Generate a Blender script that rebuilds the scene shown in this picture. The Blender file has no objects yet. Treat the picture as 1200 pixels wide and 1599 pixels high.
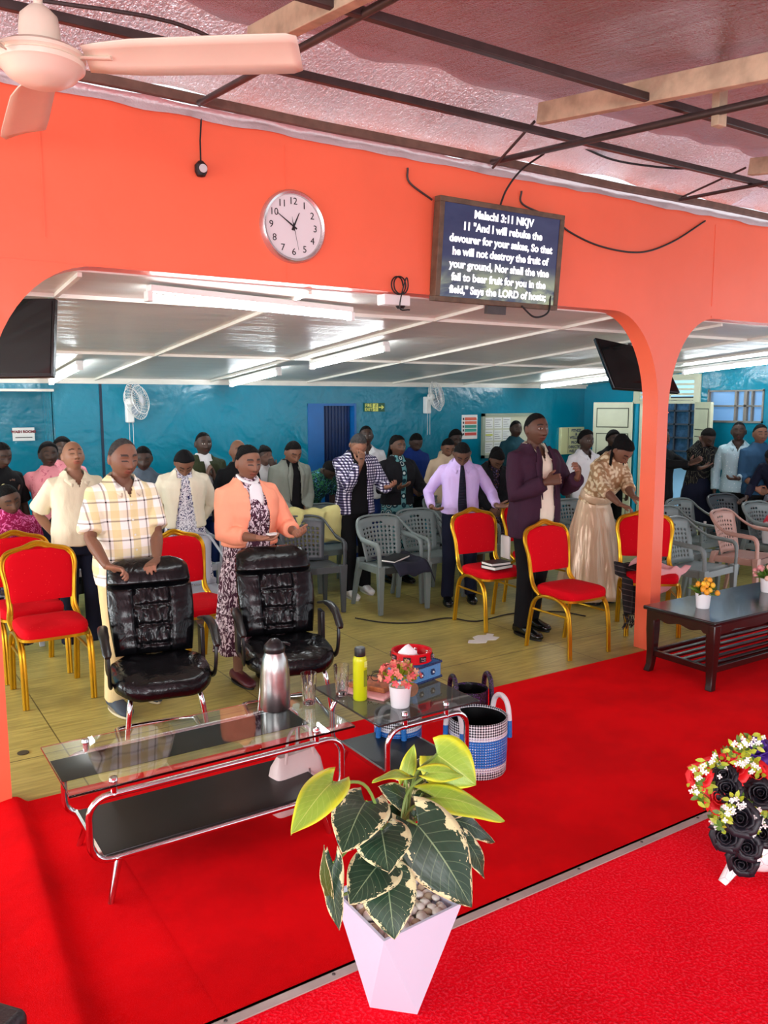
import bpy, bmesh, math, random
import numpy as np
from mathutils import Vector, Matrix, noise
R=math.radians; PI=math.pi; sin=math.sin; cos=math.cos
SC=bpy.context.scene; COL=SC.collection
random.seed(7)
# ------------------------------------------------------------------ camera
F=1295.4; YAW,PITCH,ROLL=0.57581224,0.13070741,-0.00270153; H=1.88
_f=Vector((sin(YAW)*cos(PITCH),cos(YAW)*cos(PITCH),-sin(PITCH)))
_r=Vector((cos(YAW),-sin(YAW),0)); _u=_r.cross(_f)
CR=_r*cos(ROLL)+_u*sin(ROLL); CU=-_r*sin(ROLL)+_u*cos(ROLL)
cam=bpy.data.objects.new('camera',bpy.data.cameras.new('camera')); COL.objects.link(cam)
M4=Matrix((CR,CU,-_f)).transposed().to_4x4(); M4.translation=(0,0,H); cam.matrix_world=M4
cam.data.sensor_fit='AUTO'; cam.data.sensor_width=36; cam.data.lens=F/1599*36; cam.data.clip_start=.05
SC.camera=cam
def at(x,y,X=None,Y=None,Z=None):            # the point of the room seen at a photo position, on a known plane
    d=_f*F+CR*(x-600)-CU*(y-799.5)
    t=(Z-H)/d.z if Z is not None else (Y/d.y if Y is not None else X/d.x)
    return Vector((0,0,H))+d*t
SC.view_settings.view_transform='Standard'; SC.view_settings.look='None'
SC.view_settings.gamma=1; SC.view_settings.use_curve_mapping=False
SC.view_settings.exposure=0.5
# ------------------------------------------------------------------ world, daylight and room fill
W=bpy.data.worlds.new('world'); SC.world=W; W.use_nodes=True
bg=W.node_tree.nodes['Background']; bg.inputs[0].default_value=(.86,.93,1,1); bg.inputs[1].default_value=1.35
def area(name,loc,rot,sx,sy,power,col=(1,1,1)):
    l=bpy.data.lights.new(name,'AREA'); l.shape='RECTANGLE'; l.size=sx; l.size_y=sy; l.energy=power; l.color=col
    o=bpy.data.objects.new(name,l); o.location=loc; o.rotation_euler=rot; COL.objects.link(o); return o
area('open_front_daylight',(-1.5,-4.2,2.1),(R(84),0,R(-18)),5,2.4,330,(.97,.98,1))
area('room_left_fill',(-4.3,6.6,1.5),(0,R(-90),0),1.6,3.5,210,(.95,.98,1))  # added fill light to brighten the inner room; no window is built there
area('open_side_daylight',(-4.2,1.5,1.9),(R(88),0,R(-88)),4,2.2,90,(.95,.98,1))
# ------------------------------------------------------------------ helpers
def link(o,parent=None):
    COL.objects.link(o)
    if parent is not None: o.parent=parent
    return o
def tag(o,label=None,cat=None,group=None,kind=None):
    if label: o['label']=label
    if cat: o['category']=cat
    if group: o['group']=group
    if kind: o['kind']=kind
    return o
def thing(name,label,cat,loc=(0,0,0),rz=0,group=None):
    o=bpy.data.objects.new(name,None); o.empty_display_size=.1; link(o)
    o.location=loc; o.rotation_euler=(0,0,rz); return tag(o,label,cat,group)
def dup(root,label=None,loc=None,rz=None,group=None,parent=None):
    r=root.copy(); COL.objects.link(r); r.parent=parent
    for ch in list(root.children): dup(ch,parent=r)
    if label: r['label']=label
    if group: r['group']=group
    if loc is not None: r.location=loc
    if rz is not None: r.rotation_euler=(0,0,rz)
    return r
def mk(name,v,f,mat,parent=None,smooth=True,ang=40):
    me=bpy.data.meshes.new(name); me.from_pydata([tuple(p) for p in v],[],f); me.update()
    for m in (mat if isinstance(mat,(list,tuple)) else [mat]): me.materials.append(m)
    if smooth:
        me.shade_smooth()
        if ang: me.set_sharp_from_angle(angle=R(ang))
    return link(bpy.data.objects.new(name,me),parent)
def frame(d,up=(0,0,1)):
    d=Vector(d).normalized(); u=Vector(up)
    if abs(d.dot(u))>.97: u=Vector((1,0,0)) if abs(d.x)<.9 else Vector((0,1,0))
    x=u.cross(d).normalized(); return x,d.cross(x),d
class MB:
    def __init__(s): s.v=[]; s.f=[]; s.uv=None
    def add(s,v,f,M=None):
        n=len(s.v); s.v+=[(M@Vector(p)) if M else Vector(p) for p in v]; s.f+=[[i+n for i in q] for q in f]; return s
    def box(s,a,b,M=None):
        x0,y0,z0=a;x1,y1,z1=b
        return s.add([(x0,y0,z0),(x1,y0,z0),(x1,y1,z0),(x0,y1,z0),(x0,y0,z1),(x1,y0,z1),(x1,y1,z1),(x0,y1,z1)],
          [(0,3,2,1),(4,5,6,7),(0,1,5,4),(1,2,6,5),(2,3,7,6),(3,0,4,7)],M)
    def loft(s,rings,cap=True,closed=False):
        n=len(rings[0]); v=[p for r in rings for p in r]; f=[]; m=len(rings)
        for i in range(m if closed else m-1):
            for j in range(n):
                a=i*n+j; b=i*n+(j+1)%n; c=((i+1)%m)*n+(j+1)%n; d=((i+1)%m)*n+j; f.append((a,b,c,d))
        if cap and not closed: f.append(tuple(range(n))[::-1]); f.append(tuple((m-1)*n+j for j in range(n)))
        return s.add(v,f)
    def tube(s,path,r,n=10,closed=False,flat=1.0,up=(0,0,1),cap=True):
        P=[Vector(p) for p in path]; k=len(P); rr=[r]*k if isinstance(r,(int,float)) else list(r); rings=[]; px=None
        for i in range(k):
            if closed: d=(P[(i+1)%k]-P[i-1])
            else: d=(P[min(i+1,k-1)]-P[max(i-1,0)])
            if d.length<1e-9: d=Vector((0,0,1))
            d.normalize()
            if px is None: x,y,_=frame(d,up)
            else:
                x=(px-d*px.dot(d)); 
                if x.length<1e-6: x,_,_=frame(d,up)
                x.normalize(); y=d.cross(x)
            px=x
            rings.append([P[i]+x*rr[i]*cos(2*PI*j/n)+y*rr[i]*flat*sin(2*PI*j/n) for j in range(n)])
        return s.loft(rings,cap,closed)
    def lathe(s,prof,n=24,c=(0,0,0),sx=1,sy=1,M=None):
        k=len(prof); v=[];f=[]
        for r,z in prof:
            for j in range(n): v.append((c[0]+sx*r*cos(2*PI*j/n),c[1]+sy*r*sin(2*PI*j/n),c[2]+z))
        for i in range(k-1):
            for j in range(n): f.append((i*n+j,i*n+(j+1)%n,(i+1)*n+(j+1)%n,(i+1)*n+j))
        if prof[0][0]>1e-5: f.append(tuple(range(n))[::-1])
        if prof[-1][0]>1e-5: f.append(tuple((k-1)*n+j for j in range(n)))
        return s.add(v,f,M)
    def ball(s,c,r,n=12,M=None):
        if isinstance(r,(int,float)): r=(r,r,r)
        c=Vector(c); m=max(6,n//2+1); v=[];f=[]
        for i in range(m+1):
            t=PI*i/m
            for j in range(n):
                p=Vector((r[0]*sin(t)*cos(2*PI*j/n),r[1]*sin(t)*sin(2*PI*j/n),-r[2]*cos(t)))
                v.append(c+((M@p) if M else p))
        for i in range(m):
            for j in range(n): f.append((i*n+j,i*n+(j+1)%n,(i+1)*n+(j+1)%n,(i+1)*n+j))
        return s.add(v,f)
    def ob(s,name,mat,parent=None,bevel=0,smooth=True,ang=40,solid=0):
        o=mk(name,s.v,s.f,mat,parent,smooth,ang)
        if solid:
            m=o.modifiers.new('t','SOLIDIFY'); m.thickness=solid; m.offset=0
        if bevel:
            m=o.modifiers.new('b','BEVEL'); m.width=bevel; m.segments=2; m.limit_method='ANGLE'; m.angle_limit=R(40)
        return o
def evalmods(o):
    dg=bpy.context.evaluated_depsgraph_get(); me=bpy.data.meshes.new_from_object(o.evaluated_get(dg)); o.modifiers.clear()
    old=o.data; o.data=me; bpy.data.meshes.remove(old); return o
def remesh(mb,name,mat,parent,vox,it=3,fac=.5):
    o=mb.ob(name,mat,None,smooth=False)
    m=o.modifiers.new('r','REMESH'); m.mode='VOXEL'; m.voxel_size=vox
    if it: m2=o.modifiers.new('s','SMOOTH'); m2.iterations=it; m2.factor=fac
    evalmods(o); o.parent=parent; o.data.shade_smooth(); return o
def bez(pts,n=12):                           # catmull-rom through points
    P=[Vector(p) for p in pts]; P=[P[0]*2-P[1]]+P+[P[-1]*2-P[-2]]; o=[]
    for i in range(1,len(P)-2):
        for k in range(n):
            t=k/n; a,b,c,d=P[i-1:i+3]
            o.append(.5*((2*b)+(c-a)*t+(2*a-5*b+4*c-d)*t*t+(3*b-a-3*c+d)*t**3))
    o.append(P[-2]); return o
def coords(o):
    a=np.empty(len(o.data.vertices)*3); o.data.vertices.foreach_get('co',a); return a.reshape(-1,3)
def setco(o,a): o.data.vertices.foreach_set('co',a.ravel()); o.data.update()
# ------------------------------------------------------------------ materials
class NT:
    def __init__(s,name):
        s.m=bpy.data.materials.new(name); s.m.use_nodes=True; s.t=s.m.node_tree; s.b=s.t.nodes['Principled BSDF']
    def n(s,ty,**k):
        nd=s.t.nodes.new(ty)
        for a,v in k.items():
            if a.startswith('i_'):
                key=a[2:]; key=int(key) if key.isdigit() else key.replace('_',' ')
                s.put(nd.inputs[key],v)
            else: setattr(nd,a,v)
        return nd
    def put(s,inp,v):
        if isinstance(v,bpy.types.NodeSocket): s.t.links.new(v,inp)
        elif isinstance(v,tuple) and len(v)==3 and inp.type=='RGBA': inp.default_value=(*v,1)
        else: inp.default_value=v
    def math(s,op,a,b=None,c=None,clamp=False):
        nd=s.n('ShaderNodeMath',operation=op,use_clamp=clamp); s.put(nd.inputs[0],a)
        if b is not None: s.put(nd.inputs[1],b)
        if c is not None: s.put(nd.inputs[2],c)
        return nd.outputs[0]
    def mix(s,fac,a,b,blend='MIX'):
        nd=s.n('ShaderNodeMix',data_type='RGBA',blend_type=blend); s.put(nd.inputs[0],fac); s.put(nd.inputs[6],a); s.put(nd.inputs[7],b); return nd.outputs[2]
    def obj(s): return s.n('ShaderNodeTexCoord').outputs['Object']
    def xyz(s,v=None):
        q=s.n('ShaderNodeSeparateXYZ'); s.put(q.inputs[0],v or s.obj()); return q.outputs
    def noise(s,scale,detail=3,vec=None,rough=.55,out=0,dist=0):
        nd=s.n('ShaderNodeTexNoise'); nd.inputs['Scale'].default_value=scale; nd.inputs['Detail'].default_value=detail
        nd.inputs['Roughness'].default_value=rough; nd.inputs['Distortion'].default_value=dist; s.put(nd.inputs['Vector'],vec or s.obj()); return nd.outputs[out]
    def vor(s,scale,vec=None,feature='F1',out='Distance',rnd=1):
        nd=s.n('ShaderNodeTexVoronoi',feature=feature); nd.inputs['Scale'].default_value=scale; nd.inputs['Randomness'].default_value=rnd; s.put(nd.inputs['Vector'],vec or s.obj()); return nd.outputs[out]
    def scale(s,v,k):
        nd=s.n('ShaderNodeMapping'); s.put(nd.inputs[0],v or s.obj()); nd.inputs['Scale'].default_value=k; return nd.outputs[0]
    def ramp(s,fac,a,b):
        nd=s.n('ShaderNodeMapRange',interpolation_type='SMOOTHSTEP'); s.put(nd.inputs[0],fac); nd.inputs[1].default_value=a; nd.inputs[2].default_value=b; return nd.outputs[0]
    def bump(s,h,st=.3,dist=.01,prev=None):
        nd=s.n('ShaderNodeBump'); nd.inputs['Strength'].default_value=st; nd.inputs['Distance'].default_value=dist; s.put(nd.inputs['Height'],h)
        if prev: s.put(nd.inputs['Normal'],prev)
        s.put(s.b.inputs['Normal'],nd.outputs[0]); return nd.outputs[0]
    def set(s,**k):
        for a,v in k.items(): s.put(s.b.inputs[{'color':'Base Color','rough':'Roughness','metal':'Metallic','coat':'Coat Weight','trans':'Transmission Weight','ior':'IOR','spec':'Specular IOR Level','alpha':'Alpha','sheen':'Sheen Weight','emis':'Emission Color','estr':'Emission Strength','coatr':'Coat Roughness','sss':'Subsurface Weight'}[a]],v)
        return s
    def band(s,c,p,off,w):                   # 1 inside repeating bands of width w (fraction) of period p
        q=s.math('FRACT',s.math('MULTIPLY_ADD',c,1/p,off)); return s.math('LESS_THAN',q,w)
def srgb(r,g,b): return tuple((c/255/12.92 if c<=10 else ((c/255+.055)/1.055)**2.4) for c in (r,g,b))
_mc={}
def P(name,rgb=None,rough=.5,metal=0,var=0,vs=6,bump=0,bs=40,bd=.004,lin=None,**k):
    if name in _mc: return _mc[name]
    n=NT(name); c=lin or srgb(*rgb)
    n.set(rough=rough,metal=metal,**k)
    if var: c2=tuple(x*(1-var) for x in c); n.set(color=n.mix(n.ramp(n.noise(vs,4),.3,.7),c,c2))
    else: n.set(color=c)
    if bump: n.bump(n.noise(bs,3),bump,bd)
    _mc[name]=n.m; return n.m
def cloth(name,rgb,rough=.85,fold=.35,var=.12,sheen=0):
    if name in _mc: return _mc[name]
    n=NT(name); c=srgb(*rgb); o=n.obj()
    n.set(rough=rough,sheen=sheen,spec=.2,color=n.mix(n.noise(9,3),c,tuple(x*(1-var) for x in c)))
    b=n.bump(n.noise(1,3,n.scale(o,(14,14,5)),dist=.6),fold,.02); n.bump(n.noise(260,2),.12,.002,b)
    _mc[name]=n.m; return n.m
GOLD=P('gold_metal',(214,165,40),.28,.85,var=.15); CHROME=P('chrome',(225,225,228),.08,1)
BLACKP=P('black_plastic',(18,18,20),.35); WHITEP=P('white_plastic',(236,234,230),.35,var=.05)
STEEL=P('brushed_steel',(190,188,185),.28,1,var=.12,vs=30); DARKST=P('painted_dark_steel',(72,62,60),.4,.3,var=.3,vs=12,bump=.2)
RUB=P('black_rubber',(14,14,14),.6)
def carpet(name,c1,c2,sc,st):
    n=NT(name); o=n.obj()
    n.set(rough=.95,spec=.05,color=n.mix(n.math('MULTIPLY',n.ramp(n.noise(sc,2),.45,.7),st*.5),n.mix(n.ramp(n.noise(2.2,4,rough=.6),.35,.7),srgb(*c1),srgb(*c2)),srgb(250,70,90)))
    b=n.bump(n.noise(sc,3),st,.006); n.bump(n.noise(7,3),.25,.02,b); return n.m
CARPET=carpet('red_pile_carpet',(236,0,6),(212,0,4),420,.5)
CARPET2=carpet('red_stage_carpet',(236,4,28),(218,2,20),110,.9)
def painted(name,c,rough,bs=.25,var=.1,seams=None):
    n=NT(name); o=n.obj(); c=srgb(*c); x,y,z=n.xyz(o)
    n.set(rough=rough,color=n.mix(n.ramp(n.noise(1.3,4),.3,.75),c,tuple(k*(1-var) for k in c)))
    b=n.bump(n.noise(2.4,3,dist=.5),bs,.05); n.bump(n.noise(22,4),bs*.5,.008,b)
    return n.m
ORANGE=painted('orange_gloss_paint',(246,112,78),.38,.12)
SALMON=ORANGE
BLUE=painted('blue_gloss_paint',(0,122,148),.22,.55,.14)
# ceiling board, plywood floor
n=NT('ceiling_board'); n.set(rough=.32,color=n.mix(n.noise(1.1,4,n.scale(None,(1,3,1))),srgb(226,222,212),srgb(196,194,188))); n.bump(n.noise(2,2,n.scale(None,(.6,3,1))),.25,.05); CEIL=n.m
n=NT('plywood_floor'); o=n.obj(); x,y,z=n.xyz(o)
g=n.noise(3,5,n.scale(o,(1.2,14,1)),dist=.5); c=n.mix(n.ramp(g,.3,.7),srgb(196,184,104),srgb(160,148,78)); c=n.mix(n.ramp(n.noise(1.6,3),.45,.75),c,srgb(136,126,70))
j=n.math('MAXIMUM',n.band(x,1.22,.27,.006),n.band(y,2.44,.12,.004)); c=n.mix(n.math('MULTIPLY',j,.75),c,srgb(60,48,25))
n.set(rough=.42,color=c); n.bump(g,.12,.01); PLY=n.m
# foil insulation; the red carpet's reflection is tinted into the upper sheet's colour
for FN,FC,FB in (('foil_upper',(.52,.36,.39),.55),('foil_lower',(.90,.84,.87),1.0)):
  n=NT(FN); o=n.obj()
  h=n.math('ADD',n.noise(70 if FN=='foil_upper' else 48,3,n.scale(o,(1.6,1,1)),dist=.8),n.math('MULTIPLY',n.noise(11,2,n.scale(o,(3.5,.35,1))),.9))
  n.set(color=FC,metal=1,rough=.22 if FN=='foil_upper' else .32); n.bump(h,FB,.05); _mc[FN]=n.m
TIMB=P('weathered_timber',(196,180,150),.75,var=.35,vs=9,bump=.4,bs=30)
# ------------------------------------------------------------------ the setting
def struct(o): o['kind']='structure'; return o
YB,YW,XR=4.05,9.0,9.48
def cz(y): return 2.137+.0757*(9-y)
struct(MB().box((-4.5,1.98,-.12),(7.2,4.07,0)).ob('floor',CARPET))
# wrinkled edge of the carpet at the left pillar
v=[];f=[];NX,NY=110,90
for j in range(NY+1):
    y=2.0+2.06*j/NY; rx=np.interp(y,[2.0,2.4,3.0,3.55,4.06],[.465,.498,.535,.568,.585])
    for i in range(NX+1):
        x=-.9+1.75*i/NX; q=x-rx
        h=.045/(1+math.exp(q/.012))*(math.exp(-(q/.16)**2)*.75+.25)+.022*math.exp(-((q+.30)/.09)**2)*(.5+.5*sin(y*3))-.004*math.exp(-((q-.05)/.04)**2)
        h=max(.0015,h*min(1,(y-2.0)/.15)+.002)
        v.append((x,y,h if i<NX else .0005))
for j in range(NY):
    for i in range(NX): a=j*(NX+1)+i; f.append((a,a+1,a+NX+2,a+NX+1))
tag(mk('carpet_fold',v,f,CARPET),'raised wrinkle of red carpet at the foot of the left pillar','carpet')
struct(MB().box((-4.5,4.05,-.12),(9.6,10.6,-.004)).ob('floor_plywood',PLY))
struct(MB().box((-4.5,-4,-.12),(7.2,1.98,.2)).ob('floor_stage',CARPET2))
st=MB(); 
st.box((-4.5,1.955,.2),(7.2,1.996,.2045)); st.box((-4.5,1.985,.17),(7.2,1.996,.2045))
nos=thing('stair_nosing','aluminium edge strip screwed along the front edge of the red stage','trim',(0,0,0)); st.ob('strip',P('dull_aluminium',(178,166,160),.5,.25,var=.2),nos)
for i in range(14):
    MB().lathe([(0,0),(.006,0),(.005,.002),(0,.0025)],8,(-.6+i*.34,1.975,.2045)).ob('screw',DARKST,nos)
# beam wall with arches
def arch_wall():
    # outline in XZ of the wall with arch openings, extruded in Y
    bays=[(-3.9,.41),(.54,5.03),(5.145,9.47)]
    top=[]; zt=3.30
    pts=[(-4.5,0),]
    def opening(x0,x1):
        o=[(x0,0),(x0,1.82)]
        for k in range(1,17):
            t=PI/2*k/16; o.append((x0+.5*(1-cos(t)),1.82+.69*sin(t)))
        for k in range(0,16):
            t=PI/2*(1-k/16); o.append((x1-.5*(1-cos(t)),1.82+.69*sin(t)))
        o+=[(x1,1.82),(x1,0)]; return o
    for b in bays: pts+=opening(*b)
    pts+=[(9.47,0),(9.7,0),(9.7,zt),(-4.5,zt)]
    bm=bmesh.new(); vs=[bm.verts.new((x,YB,z)) for x,z in pts]; fc=bm.faces.new(vs)
    r=bmesh.ops.extrude_face_region(bm,geom=[fc])
    for g in r['geom']:
        if isinstance(g,bmesh.types.BMVert): g.co.y+=.14
    bmesh.ops.triangulate(bm,faces=[q for q in bm.faces if len(q.verts)>4]); bmesh.ops.recalc_face_normals(bm,faces=bm.faces)
    me=bpy.data.meshes.new('wall_beam'); bm.to_mesh(me); bm.free(); me.materials.append(ORANGE); me.shade_smooth(); me.set_sharp_from_angle(angle=R(30))
    return struct(link(bpy.data.objects.new('wall_beam',me)))
arch_wall()
# faint board seams and lips on the orange wall
sm=MB()
for x,z0,z1 in ((.32+.5,2.62,3.27),(2.02,2.52,2.62),(2.02,2.98,3.2),(5.6,2.6,3.2)): sm.box((x,YB-.003,z0),(x+.006,YB+.01,z1))
sm.box((.55,YB-.004,2.515),(4.5,YB+.0,2.53)); sm.box((5.6,YB-.004,2.515),(9.4,YB+.0,2.53))
sm.box((5.02,YB-.003,1.80),(5.15,YB+.0,1.808))
struct(sm.ob('trim_1',ORANGE))
# inner ceiling
v=[(-4.5,YB+.13,cz(YB+.13)),(XR+.1,YB+.13,cz(YB+.13)),(XR+.1,10.6,cz(10.6)),(-4.5,10.6,cz(10.6))]
struct(MB().add(v+[(a,b,c+.05) for a,b,c in v],[(3,2,1,0),(4,5,6,7),(0,1,5,4),(1,2,6,5),(2,3,7,6),(3,0,4,7)]).ob('ceiling',CEIL))
bt=MB(); BAT=P('white_batten',(228,224,212),.4,var=.08)
def cbar(x0,y0,x1,y1,w=.022):
    a=Vector((x0,y0,cz(y0)-.008)); b=Vector((x1,y1,cz(y1)-.008)); d=(b-a).normalized(); s=Vector((-d.y,d.x,0))*w/2; t=Vector((0,0,.012))
    bt.add([a-s-t,a+s-t,a+s+t,a-s+t,b-s-t,b+s-t,b+s+t,b-s+t],[(0,3,2,1),(4,5,6,7),(0,1,5,4),(1,2,6,5),(2,3,7,6),(3,0,4,7)])
for y in (4.74,6.95,8.95): cbar(-4.5,y,XR,y)
for x in (1.0,2.24,3.5,4.72,5.95,7.1,8.2): cbar(x,4.2,x,9)
struct(bt.ob('trim_2',BAT))
# back wall with doorway, recess on the left
DX0,DX1,DZ=4.74,5.42,1.875
bw=MB(); bw.box((2.31,YW,-.1),(DX0,YW+.12,2.3)); bw.box((DX1,YW,-.1),(XR+.1,YW+.12,2.3)); bw.box((DX0,YW,DZ),(DX1,YW+.12,2.3))
bw.box((1.83,YW+.02,-.1),(2.285,YW+.14,2.3)); bw.box((-4.5,YW,2.03),(1.83,YW+.12,2.3))
struct(bw.ob('wall_back',BLUE))
rc=MB(); rc.box((1.83,YW+.1,-.1),(1.93,9.6,2.3)); rc.box((-4.5,9.6,-.1),(1.93,9.7,2.3)); struct(rc.ob('wall_recess',BLUE))
struct(MB().box((-4.5,YW-.012,2.005),(1.83,YW+.1,2.03)).ob('trim_3',BAT))
struct(MB().box((2.285,YW+.0,-.1),(2.31,YW+.1,2.3)).ob('trim_4',P('dark_joint',(20,40,60),.6)))
struct(MB().box((-4.6,4.05,-.1),(-4.5,10.4,2.7)).ob('wall_left',BLUE))
co=MB(); co.box((-4.5,YW-.03,cz(YW)-.05),(XR,YW,cz(YW)+.0)); co.box((XR-.03,4.3,0),(XR-.0,4.31,0.01)); struct(co.ob('trim_5',BAT))
# steel door standing in the back doorway, seen obliquely behind the frame
DB=P('navy_door_paint',(0,42,96),.35,var=.2); BF=P('blue_frame_paint',(0,96,168),.3,var=.1)
d=MB()
for i in range(9):
    x=4.98+.046*i; d.box((x,YW+.10,0),(x+.046,YW+.13,DZ-.03)); d.box((x+.012,YW+.085,0),(x+.03,YW+.1,DZ-.03))
dr=struct(d.ob('door_1',DB)); fr=MB().box((DX0,YW-.01,0),(DX0+.22,YW+.12,DZ)).box((DX1-.03,YW-.02,0),(DX1,YW+.12,DZ)).box((DX0,YW-.015,DZ-.03),(DX1,YW+.12,DZ)); fr.ob('door_frame',BF,dr)
MB().box((DX0-.1,YW+.5,0),(DX1+.3,YW+.55,2.2)).ob('door_backing',DB,dr)
# right wall: door opening 7.0..8.02 ; window 6.05..6.8
CREAM=P('cream_steel_paint',(196,200,172),.35,var=.08)
rw=MB(); 
rw.box((XR,8.02,-.1),(XR+.12,YW,2.4)); rw.box((XR,6.84,-.1),(XR+.12,7.0,2.45)); rw.box((XR,7.0,2.24),(XR+.12,8.02,2.4))
rw.box((XR,4.1,-.1),(XR+.12,6.84,1.64)); rw.box((XR,4.1,2.02),(XR+.12,6.84,2.6)); rw.box((XR,4.1,1.64),(XR+.12,6.06,2.02))
struct(rw.ob('wall_right',BLUE))
# exterior alley wall and window beyond the doorway
EXT=P('pale_blue_render',(150,196,224),.8,var=.1,vs=3)
struct(MB().box((XR+1.1,5.5,-.1),(XR+1.2,11.5,3)).ob('wall_neighbour',EXT))
struct(MB().box((XR+.1,4,-.14),(XR+4.5,12,-.02)).ob('floor_alley',P('alley_concrete',(150,150,150),.9,var=.2)))
w2=struct(MB().box((XR+1.06,7.63,.95),(XR+1.1,8.42,1.95)).ob('window_2',P('dark_glass',(52,74,98),.1,var=.5,vs=14)))
g=MB()
for k in range(4): g.box((XR+1.03,7.63+.26*k-.01,.95),(XR+1.06,7.63+.26*k+.015,1.95))
for k in range(6): g.box((XR+1.03,7.62,.95+.2*k-.01),(XR+1.06,8.43,.95+.2*k+.012))
g.ob('window_frame',P('dark_frame',(20,26,34),.5),w2)
area('alley_daylight',(XR+.6,7.6,3.6),(0,R(12),0),1.2,4,150,(.9,.96,1))
# louvred transom
tr=MB(); tr.box((XR-.02,6.95,1.86),(XR+.03,8.06,1.90)); tr.box((XR-.02,6.95,2.2),(XR+.03,8.06,2.25))
for y in (6.95,7.45,7.95): tr.box((XR-.02,y,1.9),(XR+.03,y+.1,2.2))
for k in range(5):
    tr.box((XR-.005,7.0,1.905+.066*k),(XR+.03,8.0,1.935+.066*k))
struct(tr.ob('window_3',CREAM))
# window with six panes
wn=struct(MB().box((XR-.015,6.05,1.62),(XR+.06,6.07,2.04)).box((XR-.015,6.82,1.62),(XR+.06,6.84,2.04)).box((XR-.015,6.05,1.62),(XR+.06,6.84,1.645)).box((XR-.015,6.05,2.01),(XR+.06,6.84,2.03)).box((XR-.01,6.28,1.64),(XR+.05,6.32,2.02)).box((XR-.01,6.42,1.64),(XR+.05,6.45,2.02)).box((XR-.01,6.2,1.64),(XR+.05,6.22,2.02)).box((XR-.01,6.05,1.82),(XR+.05,6.83,1.84)).ob('window_1',P('taupe_frame',(120,116,108),.5)))
MB().box((XR+.03,6.06,1.63),(XR+.036,6.83,2.02)).ob('pane',P('frosted_pane',(170,205,238),.35,trans=.7),wn)
# door leaves
def leaf(name,p0,ang,w=.5,h=1.88):
    o=bpy.data.objects.new(name,None); link(o); o.location=p0; o.rotation_euler=(0,0,ang); struct(o)
    m=MB().box((0,-.02,.02),(w,.02,h)); m.ob('leaf',CREAM,o,bevel=.003)
    q=MB(); gr=MB()
    for z0,z1 in ((.12,.42),(.5,1.0),(1.08,1.44),(1.52,1.8)):
        gr.box((.05,-.026,z0),(w-.05,-.021,z1)); gr.box((.05,.021,z0),(w-.05,.026,z1))
        q.box((.062,-.032,z0+.012),(w-.062,-.022,z1-.012)); q.box((.062,.022,z0+.012),(w-.062,.032,z1-.012))
    gr.ob('panel_groove',P('groove_dark',(70,74,60),.6),o); q.ob('door_panel',CREAM,o,bevel=.003)
    MB().box((w-.03,-.045,1.36),(w-.012,-.02,1.46)).ob('door_handle',DARKST,o); return o
leaf('door_2',(XR-.03,8.04,0),R(118),.56); leaf('door_3',(XR-.04,6.99,0),R(238),.52)
leaf('door_4',(XR+.08,7.99,0),R(20),.5)
# ------------------------------------------------------------------ roof
def sheet(name,x0,x1,prof,nx,amp,seed,mat,rag=0):
    v=[];f=[];m=len(prof)
    for j,(y,z) in enumerate(prof):
        for i in range(nx+1):
            x=x0+(x1-x0)*i/nx; k=noise.noise((x*1.7,y*1.7,seed))*amp+noise.noise((x*6,y*4,seed+3))*amp*.35
            yy=y+(rag*noise.noise((x*3,1,seed)) if j==m-1 else 0)
            v.append((x,yy,z+k))
    for j in range(m-1):
        for i in range(nx): a=j*(nx+1)+i; f.append((a,a+nx+1,a+nx+2,a+1))
    o=mk(name,v,f,mat,ang=None); mm=o.modifiers.new('t','SOLIDIFY'); mm.thickness=.004; return o
def rz(y): return 3.50+.14*(y-3.7)
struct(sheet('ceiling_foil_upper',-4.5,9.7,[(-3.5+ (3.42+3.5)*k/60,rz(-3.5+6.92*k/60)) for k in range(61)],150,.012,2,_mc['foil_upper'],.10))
lo=[(3.0+1.06*k/24,3.50-.02*k/24-.115*(k/24)**3) for k in range(25)]
struct(sheet('ceiling_foil_lower',-4.5,9.7,lo,220,.03,9,_mc['foil_lower']))
fr=MB(); v=[];f=[]
nx=260
for i in range(nx+1):
    x=-4.5+14.2*i/nx; a=.012*noise.noise((x*9,0,4)); 
    for j in range(5): v.append((x,YB-.012-.01*j/4+a*(j/4)-.02*(j==0),3.30-.014*j+.012*noise.noise((x*5,j*.4,7))))
for i in range(nx):
    for j in range(4): q=i*5+j; f.append((q,q+5,q+6,q+1))
struct(mk('trim_6',v,f,P('foil_edge_white',(215,205,205),.35,.6,bump=.8,bs=60),ang=None))
# wall plate bar, purlins, rafters, chords: each a thing
def bar(name,a,b,w,h,mat,label,cat,group=None,wob=0,tw=0):
    a=Vector(a);b=Vector(b);n=30; pts=[a.lerp(b,k/n)+Vector((0,0,wob*noise.noise((k*.5,a.x,3)))) for k in range(n+1)]
    x,y,d=frame(b-a); rings=[[p+x*w/2*sx+y*h/2*sy for sx,sy in ((-1,-1),(1,-1),(1,1),(-1,1))] for p in pts]
    o=MB().loft(rings).ob(name,mat,bevel=.003); return tag(o,label,cat,group)
BRW=P('brown_plate',(112,86,72),.6,.1,var=.3,vs=14)
bar('wall_plate',(-4.5,YB-.04,3.325),(9.7,YB-.04,3.320),.03,.045,BRW,'long brown bar pinning the foil along the top of the orange wall','beam',wob=.012)
pb=at(825,198,Y=3.4); bar('steel_purlin',(-4.5,3.42,pb.z),(9.7,3.42,pb.z),.03,.035,DARKST,'dark steel purlin nearer the orange wall, running under the foil roof','beam','steel purlins')
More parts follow.
